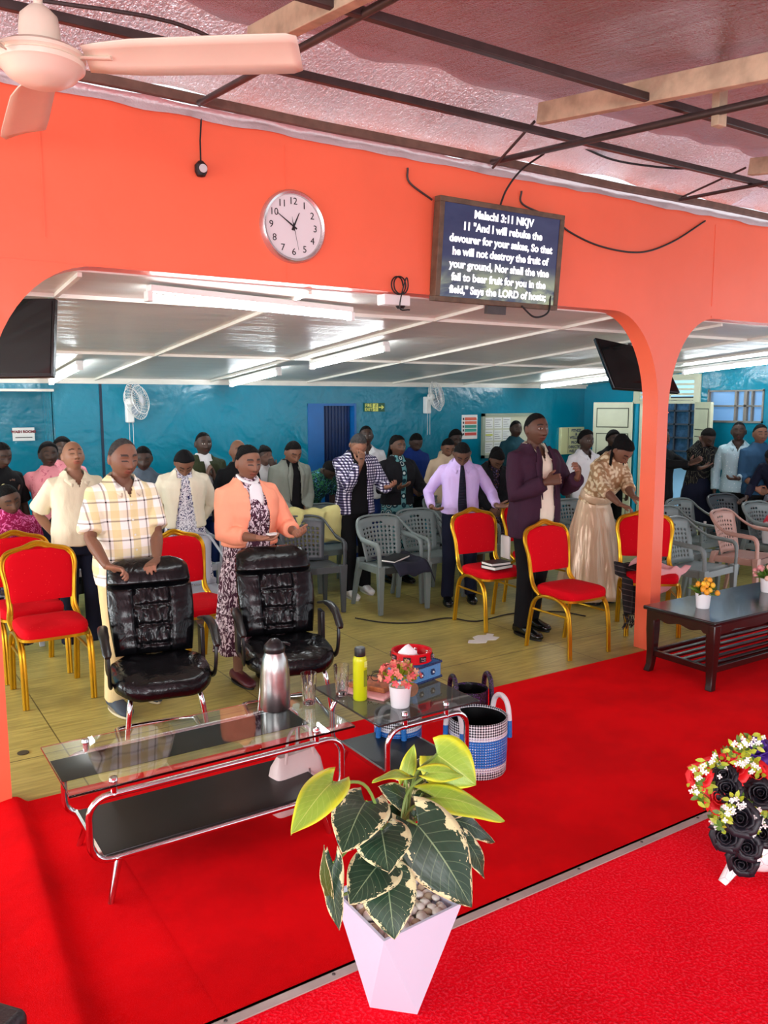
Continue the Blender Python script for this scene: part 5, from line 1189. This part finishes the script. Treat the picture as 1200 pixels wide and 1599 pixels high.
    def garment(nm,mat,add,hemz,slv,seed,opening=None,thick=0,core=1.0):
        G=MB(); zs=[z for z,_,_,_ in TOR if z>hemz+.02]; rg_=[]
        for z in [hemz]+zs:
            w=np.interp(z,[q[0] for q in TOR],[q[1] for q in TOR]); d=np.interp(z,[q[0] for q in TOR],[q[2] for q in TOR]); cy=np.interp(z,[q[0] for q in TOR],[q[3] for q in TOR])
            fz=fat*math.exp(-((z-1.04)/.16)**2); bz=bust*math.exp(-((z-1.25)/.07)**2); ad=add if z<1.42 else add*.4
            rg_.append([T2(p) for p in se(w+ad+fz*.5,d+ad+fz*.5+bz*.5,z,cy-fz*.55-bz*.5)])
        G.loft(rg_)
        for (S,E,W,hd,pn),sd in zip(J,(-1,1)):
            if slv is None: continue
            ff=add*.8
            if slv=='short': e=S.lerp(E,.86); G.tube([T2((sd*.08,.012,1.375)),S,S.lerp(E,.35),S.lerp(E,.6),e],[.05+ff,.054+ff,.060+ff,.065+ff,.070+ff],16)
            elif slv=='half': e=E.lerp(W,.35); G.tube([T2((sd*.08,.012,1.375)),S,S.lerp(E,.5),E,e],[.05+ff,.054+ff,.056+ff,.052+ff,.056+ff],16)
            else:
                ex=.9 if slv=='long' else .62
                G.tube([T2((sd*.08,.012,1.375)),S,S.lerp(E,.5),E,E.lerp(W,.5*ex),E.lerp(W,ex)],[.05+ff,.052+ff,.054+ff,.05+ff,.043+ff,.037+ff],16)
        g=remesh(G,nm,mat,o,gv,5,.6); a=coords(g); nr=np.empty(len(a)*3); g.data.vertices.foreach_get('normal',nr); nr=nr.reshape(-1,3)
        am=.006 if lod else .008
        sh=Vector((seed*3.1,1,2)); dis=np.array([noise.noise(Vector((q[0]*13,q[1]*13,q[2]*7))+sh)+.5*noise.noise(Vector((q[0]*30,q[1]*30,q[2]*14))+sh) for q in a])
        a=a+nr*(dis*am)[:,None]
        setco(g,a)
        if opening:
            bm=bmesh.new(); bm.from_mesh(g.data); w0,w1=(opening*2)[:2]; iRT=RT.transposed(); kill=[]
            for f in bm.faces:
                c=f.calc_center_median()-Vector((0,0,dz)); q=piv+iRT@(c-piv) if c.z>.9 else c
                t=(q.z-hemz)/(1.43-hemz); w_=w1+(w0-w1)*max(0,min(1,t)) if not callable(opening[0]) else opening[0](t)
                if (q.y<-.045 and abs(q.x)<w_ and q.z<1.44) or (q.z>1.405 and q.y<.02 and abs(q.x)<.07) or q.z>1.47: kill.append(f)
            bmesh.ops.delete(bm,geom=kill,context='FACES'); bm.to_mesh(g.data); bm.free(); sm_=g.modifiers.new('t','SOLIDIFY'); sm_.thickness=thick or .007; sm_.offset=0
        return g
    if top: garment('shirt' if not extras or 'topname' not in extras else extras['topname'],top,.010,hem,None if (jacket and sleeve!='x') else sleeve,NP,(lambda t:max(0,(hem+t*(1.43-hem))-1.345)*.5,) if (collar or vneck) and not tie else None)
    if jacket: garment('jacket',jacket,.026,jhem,sleeve,NP+50,jo)
    if collar:
        m=MB()
        for q in (-1,1):
            pts=[(0,.080,1.462),(q*.055,.06,1.464),(q*.076,.01,1.452),(q*.066,-.045,1.428),(q*.030,-.088,1.385)]; up=[.03,.03,.032,.036,.04]; v=[]
            pp_=bez(pts,4); 
            for k,p_ in enumerate(pp_):
                t=k/(len(pp_)-1); hgt=.026*(1-.5*t); out=Vector((p_.x,p_.y-.01,0)).normalized()
                v+=[T2(p_),T2(p_+Vector((0,0,hgt))-out*.004),T2(p_+out*(.024+.022*t)+Vector((q*.012*t,0,-.006-.032*t)))]
            f=[]; 
            for k in range(len(pp_)-1): f+=[(3*k,3*k+1,3*k+4,3*k+3),(3*k+1,3*k+2,3*k+5,3*k+4)]
            m.add(v,f)
        m.ob('collar',collar,o,ang=None,solid=.004)
    if tie:
        k=fat; pts=[T2((0,-.088,1.43)),T2((0,-.135,1.36)),T2((0,-.142-k*.2-.008,1.25)),T2((0,-.135-k-.008,1.08)),T2((.01,-.14-k,.94))]
        m=MB(); B_=bez(pts,6); n_=len(B_)
        for i in range(n_-1):
            w0=.014+.030*min(1,i/n_*1.3); w1=.014+.030*min(1,(i+1)/n_*1.3)
            m.add([B_[i]+Vector((-w0,0,0)),B_[i]+Vector((w0,0,0)),B_[i+1]+Vector((w1,0,0)),B_[i+1]+Vector((-w1,0,0))],[(0,1,2,3)])
        m.ob('tie',tie,o,solid=.006); 
    if bottom:
        G=MB(); G.loft([[T2(p) if z>.9 else Vector(p)+Vector((0,0,dz)) for p in se(w,d,z,.003)] for z,w,d in ((.80,.165,.115),(.88,.18,.124),(.96,.172,.118),(1.02,.160,.110))])
        for hip,kn,an,fx,fy in hips: G.tube([hip+Vector((0,0,.02)),hip.lerp(kn,.4),kn,kn.lerp(an,.5),an+Vector((0,0,-.025))],[.095,.088,.072,.066,.066],16)
        g=remesh(G,'trousers',bottom,o,.011 if lod else .015,3,.6)
    if belt: MB().loft([[T2(p) for p in se(.176,.124,z,.003)] for z in (.965,1.0)]).ob('belt',belt,o,ang=60)
    if skirt:
        sm_,hz,hr_=skirt; m=MB(); rg_=[]; N=72
        for k in range(22):
            t=k/21; z=1.05-(1.05-hz)*t; w=.158+.04*min(1,t*3)+(hr_-.19)*t**1.2; d=.112+.035*min(1,t*3)+(hr_*.85-.145)*t**1.2; r_=[]
            for j in range(N):
                a_=2*PI*j/N; fl=1+t*.07*(sin(9*a_+NP)+.6*sin(15*a_+2*NP)); p_=(w*cos(a_)*fl,d*sin(a_)*fl-t*fat*.2,z); r_.append((T2(p_) if z>.95 else Vector(p_)+Vector((0,0,dz))) + (Vector((0,0,0)) if z>.95 else Vector((0,0,0))))
            rg_.append(r_)
        m.loft(rg_).ob('skirt',sm_,o,ang=None)
    if shoe:
        for hip,kn,an,fx,fy in hips:
            m=MB(); m.loft([[Vector((an.x+q*.012+w*math.copysign(abs(cos(a))**.7,cos(a)),an.y+dy,h*max(0,.5+.5*sin(a))+.012)) for a in [2*PI*j/16 for j in range(16)]] for (dy,w,h) in ((.085,.024,.05),(.07,.036,.075),(.02,.040,.085),(-.05,.043,.072),(-.12,.049,.052),(-.18,.046,.042),(-.215,.026,.03)) for q in (0,)])
            f_=m.ob('shoe',shoe[0],o,ang=None)
            q=MB(); q.loft([[Vector((an.x+w*cos(a),an.y-.065+.152*sin(a),z)) for a in [2*PI*j/24 for j in range(24)]] for z,w in ((0,.046),(.016,.048))]); q.ob('sole',shoe[1],f_)
    if extras:
        for fn in extras.get('fn',()): fn(o,T2,HC,RH,J,MB)
    return o
# ------------------------------------------------------------------ cloth patterns
def pattern(name,fn,rough=.8,fold=.3):
    n=NT(name); o=n.obj(); x,y,z=n.xyz(o); n.set(rough=rough,spec=.2,color=fn(n,o,x,y,z)); n.bump(n.noise(1,3,n.scale(o,(14,14,5)),dist=.6),fold,.02); return n.m
def _pl(n,o,x,y,z):
    c=n.mix(n.band(x,.115,.1,.42),srgb(244,240,232),srgb(232,220,176)); c=n.mix(n.math('MULTIPLY',n.band(z,.115,.35,.4),.45),c,srgb(220,198,130))
    d=n.math('MAXIMUM',n.band(x,.115,.30,.075),n.band(z,.115,.55,.075)); c=n.mix(n.math('MULTIPLY',d,.62),c,srgb(92,74,66)); d2=n.math('MULTIPLY',n.band(x,.115,.30,.075),n.band(z,.115,.55,.075)); return n.mix(d2,c,srgb(26,20,22))
PLAID=pattern('plaid_cream_shirt',_pl)
def _ck(n,o,x,y,z):
    a=n.band(n.math('ADD',x,n.math('MULTIPLY',y,.5)),.028,0,.5); b=n.band(z,.028,0,.5); s=n.math('MULTIPLY',n.math('ADD',a,b),.5); 
    return n.mix(n.math('LESS_THAN',s,.25),n.mix(n.math('GREATER_THAN',s,.75),srgb(92,86,120),srgb(28,24,46)),srgb(228,226,236))
CHECK=pattern('navy_white_check',_ck)
def blot(c1,c2,sc,th=.5,c3=None,st=(1,1,1)):
    def f(n,o,x,y,z):
        v=n.scale(o,st); c=n.mix(n.ramp(n.noise(sc,3,v,dist=2.5),th-.02,th+.02),srgb(*c1),srgb(*c2))
        if c3: c=n.mix(n.ramp(n.noise(sc*1.7,2,v,dist=1.5),.60,.62),c,srgb(*c3))
        return c
    return f
WINE=pattern('wine_white_print',blot((74,40,58),(226,212,220),26,.52,(50,22,36),(1,1,.6)))
BWP=pattern('blue_white_print',blot((236,238,246),(30,40,96),34,.54))
def _tl(n,o,x,y,z):
    v=n.vor(11,rnd=.15); c=n.mix(n.ramp(v,.30,.34),srgb(16,44,56),srgb(198,214,206)); c=n.mix(n.ramp(v,.36,.40),c,srgb(14,52,62)); c=n.mix(n.ramp(v,.5,.54),c,srgb(96,150,152)); i=n.math('LESS_THAN',v,.2); c=n.mix(i,c,srgb(90,140,150)); return n.mix(n.math('LESS_THAN',v,.1),c,srgb(214,224,214))
TEAL=pattern('teal_ring_print',_tl)
DARKP=pattern('dark_paisley',blot((26,20,28),(120,84,60),20,.6,(96,84,130)))
TROP=pattern('green_blue_tropical',blot((14,40,58),(50,118,72),18,.52,(90,150,190)))
MAG=pattern('magenta_print',blot((150,20,74),(226,110,170),24,.56))
PINKP=pattern('pink_blouse',blot((232,150,160),(206,110,130),12,.62))
def _dt(n,o,x,y,z): return n.mix(n.math('LESS_THAN',n.vor(70,rnd=.1),.22),srgb(14,14,18),srgb(150,146,120))
DOTS=pattern('black_dotted_blouse',_dt)
def _bl(n,o,x,y,z): return n.mix(n.math('LESS_THAN',n.vor(34,rnd=.8),.2),srgb(168,196,206),srgb(226,236,238))
PALEP=pattern('pale_blue_print',_bl)
n=NT('gold_satin'); o_=n.obj(); n.set(color=srgb(214,184,150),rough=.3,sheen=.3,metal=.15,coat=.1); n.bump(n.noise(1,2,n.scale(o_,(16,16,1.2)),dist=.3),.5,.03); SATIN=n.m
def _lc(n,o,x,y,z): v=n.vor(30,feature='SMOOTH_F1'); return n.mix(n.ramp(v,.28,.5),srgb(232,214,178),srgb(170,134,96))
LACE=pattern('gold_lace',_lc,.6,.2)
CRM=cloth('cream_knit',(232,222,194)); KHA=cloth('khaki_cotton',(226,204,150),fold=.4); NVY=cloth('navy_trouser',(20,24,44)); BLK=cloth('black_cotton',(15,15,18)); 
PNK=cloth('peach_jacket',(248,160,128),fold=.15,var=.04); WHT=cloth('white_cotton',(234,234,236)); LIL=cloth('lilac_shirt',(208,184,236),fold=.45,var=.05); PUR=cloth('purple_blazer',(58,32,50),fold=.25); IVR=cloth('ivory_shirt',(240,232,210)); 
WJK=cloth('ivory_jacket',(238,232,208),fold=.3); OLV=cloth('olive_bomber',(52,58,36)); GRJ=cloth('grey_denim_jacket',(122,128,118)); BLU=cloth('royal_blue',(24,50,120)); BEI=cloth('beige_top',(214,190,160)); TLS=cloth('dark_teal_shirt',(32,72,84)); DEN=cloth('denim_blue',(48,84,116)); CHA=cloth('charcoal_black',(22,22,26)); GRS=cloth('slate_shirt',(84,98,112)); JEAN=cloth('jean_blue',(28,50,110)); TIE=cloth('dark_tie',(26,26,40)); SKY=cloth('greyblue_cloth',(160,170,188))
SN=(P('shoe_white',(236,234,230),.5),P('sole_white',(215,215,212),.6)); SB=(P('shoe_black',(12,12,13),.14),P('sole_black',(10,10,10),.5)); SG=(P('shoe_slate',(62,72,84),.8),P('sole_cream',(206,194,160),.6)); SD=(P('sandal_wine',(86,30,40),.35),RUB)
BELT=P('belt_black',(14,13,14),.3)
CH1B=Vector((1.40,4.78,0))
PR=person
def lapels(fat,w0,w1,col):
    def fn(o,T2,HC,RH,J,MB):
        for q in (-1,1):
            v=[]; zz=[1.452,1.42,1.38,1.34,1.335,1.28,1.20,1.12,1.06]; ww=[.018,.034,.044,.050,.062,.052,.036,.018,.004]
            for z,w in zip(zz,ww):
                t=(z-.76)/(1.43-.76); xi=w1+(w0-w1)*min(1,t)-.002; base=.146+fat*.5*math.exp(-((z-1.04)/.16)**2)*2.1 if z<1.36 else .146-(z-1.36)*.62
                sy=lambda x: -(base*math.sqrt(max(.1,1-(x/.25)**2)))-.006
                v+=[T2((q*xi,sy(xi),z)),T2((q*(xi+w),sy(xi+w)-.004,z))]
            MB().add(v,[(2*i,2*i+1,2*i+3,2*i+2) for i in range(len(zz)-1)]).ob('lapel',col,o,ang=None,solid=.006)
    return fn
def buttons(x0,fat,zs,col):
    def fn(o,T2,HC,RH,J,MB):
        for z in zs:
            d=.128+fat*.5*math.exp(-((z-1.04)/.16)**2)*2.1
            MB().lathe([(0,-.003),(.006,-.003),(.006,.003),(0,.003)],10,M=Matrix.Translation(T2((x0,-d,z)))@RX).ob('button',col,o)
    return fn
# front figures
PR('older man in cream plaid short-sleeved shirt and khaki trousers behind the left leather chair',192,684,5.05,rel=22,sk='m',hp=10,hy=4,top=PLAID,sleeve='short',hem=.80,fat=.05,bottom=KHA,shoe=SG,feet=((-.11,-.03),(.14,.10)),lod=2,hair='receding',hm=HAIRG,collar=PLAID,extras=dict(fn=(buttons(0,.05,(1.30,1.21,1.12,1.03,.94),PAP),)),
   arms=(dict(W=(1.20,4.74,.965),hd=(.75,-.5,-.2),pn=(-.3,-.3,-.8),curl=.8),dict(W=(1.50,4.78,.965),hd=(-.5,-.6,-.1),pn=(0,-.2,-1),curl=.6)))
def bow(o,T2,HC,RH,J,MB):
    v=[];m=MB()
    m.tube(bez([T2((-.06,.03,1.49)),T2((-.065,-.03,1.465)),T2((-.02,-.085,1.44)),T2((.03,-.08,1.445)),T2((.065,-.02,1.47)),T2((.05,.04,1.49))],4),.014,8,flat=.7)
    m.loft([[T2((x*w,-.10-.03*k-.01*abs(x),1.44-.17*k)) for x in (-1,-.5,0,.5,1)]+[T2((x*w,-.115-.04*k,1.44-.17*k)) for x in (1,.5,0,-.5,-1)] for k,w in ((0,.02),(.15,.045),(.4,.05),(.7,.055),(1,.04))])
    m.ob('neck_bow',WHT,o,ang=None)
def phone(o,T2,HC,RH,J,MB):
    S,E,W,hd,pn=J[0]; p=W+hd.normalized()*.09+Vector((0,0,.03)); MB().box((-.02,-.035,-.004),(.05,.01,.008),Matrix.Translation(p)).ob('folded_tissue',PAP,o)
PR('woman in peach jacket over wine and white printed dress between the leather chairs',388,695,5.08,rel=28,sk='m',hp=8,hy=0,top=WINE,sleeve='threeq',hem=.90,bust=.05,fat=.02,jacket=PNK,jo=(.055,.10),jhem=1.0,skirt=(WINE,.24,.25),shoe=SD,lod=2,hair='bun',
   arms=(dict(w=(-.10,-.30,1.09),hd=(.75,-.55,-.05),pn=(-.1,-.1,1),curl=.45),dict(w=(.20,-.31,1.10),hd=(-.1,-.95,.0),pn=(-.5,.1,.8),curl=.55)),extras=dict(fn=(bow,phone),topname='bodice'))
PR('man in dark purple blazer and ivory shirt standing behind the empty red chair',838,644,4.93,rel=42,sk='d',hp=2,hy=-2,top=IVR,jacket=PUR,jo=(.05,.085),jhem=.76,collar=IVR,bottom=BLK,shoe=SB,lod=2,hair='crop',belt=BELT,fat=.03,eyes=1,feet=((-.12,-.05),(.10,.10)),extras=dict(fn=(lapels(.03,.05,.085,PUR),)),
   arms=(dict(w=(-.09,-.24,1.20),hd=(.75,-.35,.2),pn=(.1,.8,-.3),curl=1.1),dict(w=(.19,-.27,1.22),hd=(-.3,-.45,.75),pn=(-.8,.4,0),curl=1.0)))
def sash(o,T2,HC,RH,J,MB): MB().loft([[T2(p) for p in se(.160+k,.112+k,z,.0)] for z,k in ((1.015,.016),(1.03,.019),(1.07,.016),(1.085,.011))]).ob('sash',SATIN,o,ang=None)
PR('woman in gold satin dress with lace sleeves leaning on a red chair by the pillar',972,684,5.12,rel=50,sk='m',lean=26,hp=28,top=LACE,sleeve='half',hem=.98,bust=.05,skirt=(SATIN,.06,.36),lod=2,hair='braids',shoe=SB,
   arms=(dict(W=(5.56,4.80,.965),hd=(.5,-.6,-.25),pn=(0,-.2,-1),curl=.7),dict(W=(5.72,4.78,.975),hd=(.1,-1,-.2),pn=(0,-.2,-1),curl=.7)),extras=dict(fn=(sash,),topname='bodice'))
PR('man in lilac shirt and dark tie with open hands and bowed head',722,690,5.95,rel=8,sk='d',lean=6,hp=42,top=LIL,collar=LIL,tie=TIE,hem=.93,bottom=NVY,belt=BELT,shoe=SB,lod=2,hair='crop',fat=.03,feet=((-.12,0),(.14,.10)),
   arms=(dict(w=(-.30,-.16,1.0),hd=(.55,-.75,-.1),pn=(.3,-.1,1),curl=.35),dict(w=(.33,-.24,1.02),hd=(.85,-.5,.05),pn=(-.1,-.3,1),curl=.2)))
PR('man in navy checked shirt and black trousers covering his face, white sneakers',560,676,6.82,rel=22,sk='m',lean=4,hp=38,top=BLK,jacket=CHECK,jo=(.06,.10),jhem=.84,bottom=BLK,shoe=SN,lod=2,hair='crop',hm=HAIRG,feet=((-.10,-.12),(.13,.05)),
   arms=(dict(w=(-.03,-.25,1.36),hd=(.15,.15,1),pn=(0,1,.1),curl=.7),dict(w=(.22,-.30,1.12),hd=(.3,-.9,.2),pn=(-.3,0,1),curl=.7)))
PR('woman in black jacket and teal ring-print skirt holding out her hands',622,680,7.15,rel=32,sk='d',hp=4,top=TEAL,jacket=CHA,jo=(.035,.03),jhem=.92,skirt=(TEAL,.18,.25),lod=1,hair='braids',shoe=SB,bust=.03,arms=(dict(w=(-.15,-.3,1.14),hd=(.3,-.9,.3),pn=(0,.1,1),curl=.3),dict(w=(.22,-.3,1.08),hd=(.3,-.9,.3),pn=(0,.1,1),curl=.3)))
PR('heavy man in cream polo shirt with bald head tilted back behind the plaid shirt man',114,688,6.5,rel=16,sk='l',hp=-14,top=CRM,sleeve='short',hem=.88,fat=.06,bottom=NVY,lod=1,hair='bald',collar=CRM,arms=('back','back'))
PR('woman in ivory jacket over blue and white print, head bowed with dark wrapped hair',288,704,6.7,rel=6,sk='m',hp=42,lean=6,top=BWP,jacket=WJK,jo=(.03,.10),jhem=.93,skirt=(BWP,.2,.25),lod=1,hair='scarf',hm=BLK,arms=('back','back'),extras=dict(topname='bodice'))
PR('young man in olive bomber jacket with hands pressed together',318,674,7.7,rel=20,sk='k',hp=2,top=WHT,jacket=OLV,jo=(.03,.05),jhem=.95,bottom=JEAN,lod=1,hair='crop',arms=('pray','pray'),eyes=1)
PR('bald man in black half hidden behind the peach jacket woman',372,686,7.25,rel=20,sk='m',top=BLK,bottom=BLK,hair='bald')
PR('girl with a hair bun covering her face, white top, behind the peach jacket woman',414,696,7.7,rel=20,sk='k',hp=18,top=WHT,skirt=(BLK,.3,.22),hair='bun',arms=('side','face'))
PR('man in grey denim jacket over black shirt with clasped hands',458,688,7.1,rel=28,sk='m',hp=30,lean=3,top=BLK,jacket=GRJ,jo=(.04,.08),jhem=.90,bottom=BLK,lod=1,hair='short',arms=('clasp','clasp'),extras=dict(fn=(lapels(0,.04,.08,GRJ),)))
PR('person in green and blue tropical print shirt bent low beside the doorway',515,722,7.6,rel=40,sk='k',lean=42,hp=20,top=TROP,bottom=BLK,sleeve='short')
PR('man in white shirt standing in front of the dark doorway',572,664,8.0,rel=10,sk='k',top=WHT,sleeve='short',collar=WHT,bottom=JEAN,hair='crop',eyes=1,arms=('side',dict(w=(.10,-.28,1.08),hd=(-.4,-.8,.2),pn=(-.3,0,1),curl=.6)))
PR('person in royal blue top with bowed head under the right wall fan',650,676,8.1,rel=25,sk='k',hp=30,lean=4,top=BLU,bottom=BLK,hair='short',arms=('clasp','clasp'))
PR('person in beige top with bowed head behind the lilac shirt man',700,684,7.5,rel=20,sk='m',hp=30,top=BEI,bottom=BLK,hair='short')
PR('person in beige with only dark hair showing under the colour bar poster',712,671,8.3,rel=20,sk='k',hp=20,top=BEI,bottom=BLK,hair='afro')
PR('man in dark teal shirt in front of the notice board',806,656,8.5,rel=30,sk='k',top=TLS,bottom=BLK,hair='crop',hp=5)
PR('person in dark leather jacket and brown paisley skirt behind the purple blazer man',776,716,6.6,rel=30,sk='d',hp=40,lean=14,top=DARKP,jacket=CHA,jo=(.04,.05),jhem=.92,skirt=(DARKP,.40,.24),hair='braids',arms=('clasp','clasp'))
PR('man in white shirt and black trousers between the purple blazer and the gold dress',916,672,6.6,rel=38,sk='k',hp=4,top=WHT,sleeve='half',collar=WHT,bottom=BLK,belt=BELT,lod=1,hair='afro',eyes=1,arms=('side','back'))
PR('person in black with only the dark head above the gold dress woman',958,672,7.3,rel=30,sk='k',hp=10,top=BLK,bottom=BLK,hair='afro')
PR('person in black reaching both hands out right of the salmon pillar',1034,668,6.2,rel=48,sk='k',top=BLK,bottom=BLK,hair='afro',lod=1,arms=(dict(w=(-.05,-.50,1.30),hd=(.1,-.9,.45),pn=(.6,0,.8),curl=.2),dict(w=(.12,-.50,1.24),hd=(.1,-.95,.3),pn=(-.3,0,1),curl=.2)))
PR('person in black dotted blouse and navy skirt hiding their face in their hands',1106,668,6.3,rel=35,sk='k',hp=35,lean=10,top=DOTS,skirt=(NVY,.4,.24),hair='short',lod=1,arms=('face','face'))
PR('man in pale blue printed shirt below the six-pane window',1154,658,6.0,rel=0,sk='k',hp=-2,top=PALEP,collar=PALEP,bottom=BLK,hair='crop',lod=1,arms=('side',dict(w=(.02,-.25,1.02),hd=(-.9,-.4,0),pn=(0,.3,1),curl=.6)))
PR('person in denim shirt with folded arms at the right edge',1188,662,5.75,rel=20,sk='m',hp=2,top=DEN,sleeve='half',bottom=BLK,hair='short',lod=1,arms=('clasp','clasp'))
PR('person leaning forward with a long navy sleeve resting on a chair at the right edge',1206,700,5.42,rel=-20,sk='k',lean=34,hp=20,top=NVY,skirt=(SKY,.3,.28),hair='short',lod=1,arms=(dict(w=(-.28,-.42,.90),hd=(-.4,-.8,-.3),pn=(0,0,-1),curl=.4),'clasp'))
def badge(o,T2,HC,RH,J,MB): MB().lathe([(0,-.004),(.02,-.004),(.02,.004),(0,.004)],16,M=Matrix.Translation(T2((-.06,-.155,1.30)))@RX).ob('badge',P('badge_yellow',(220,210,150),.4),o)
PR('person in black t-shirt with a round badge at the far left edge',2,690,7.6,rel=30,sk='k',hp=20,top=BLK,sleeve='short',bottom=BLK,hair='short',lod=1,extras=dict(fn=(badge,)))
PR('woman in pink blouse raising one hand at the far left',76,690,7.7,rel=10,sk='k',top=PINKP,sleeve='short',skirt=(NVY,.3,.22),hair='scarf',hm=BLK,lod=1,arms=(dict(w=(-.36,-.14,1.22),hd=(-.1,-.1,1),pn=(.3,-1,0),curl=.25),'side'))
PR('person in dark top whose head shows just behind the cream polo man',98,683,8.2,rel=0,sk='k',top=PINKP,bottom=BLK,hair='afro')
PR('young person in slate shirt showing behind the plaid shirt man',224,696,7.2,rel=0,sk='k',hp=18,top=GRS,bottom=BLK,hair='short')
def shawl(o,T2,HC,RH,J,MB): MB().ball(T2((.02,-.25,.98)),(.2,.16,.07),16).ob('white_wrap',WHT,o,ang=None)
PR('seated woman in magenta print top leaning at the left edge behind the red chairs',14,766,6.98,rel=22,sk='d',dz=-.42,sit=True,scale=1.0,lean=6,hp=14,hr=-16,top=MAG,sleeve='short',skirt=None,bottom=DARKP,feet=((-.1,0),(.1,0)),hair='short',lod=1,arms=('clasp','clasp'),extras=dict(fn=(shawl,)))
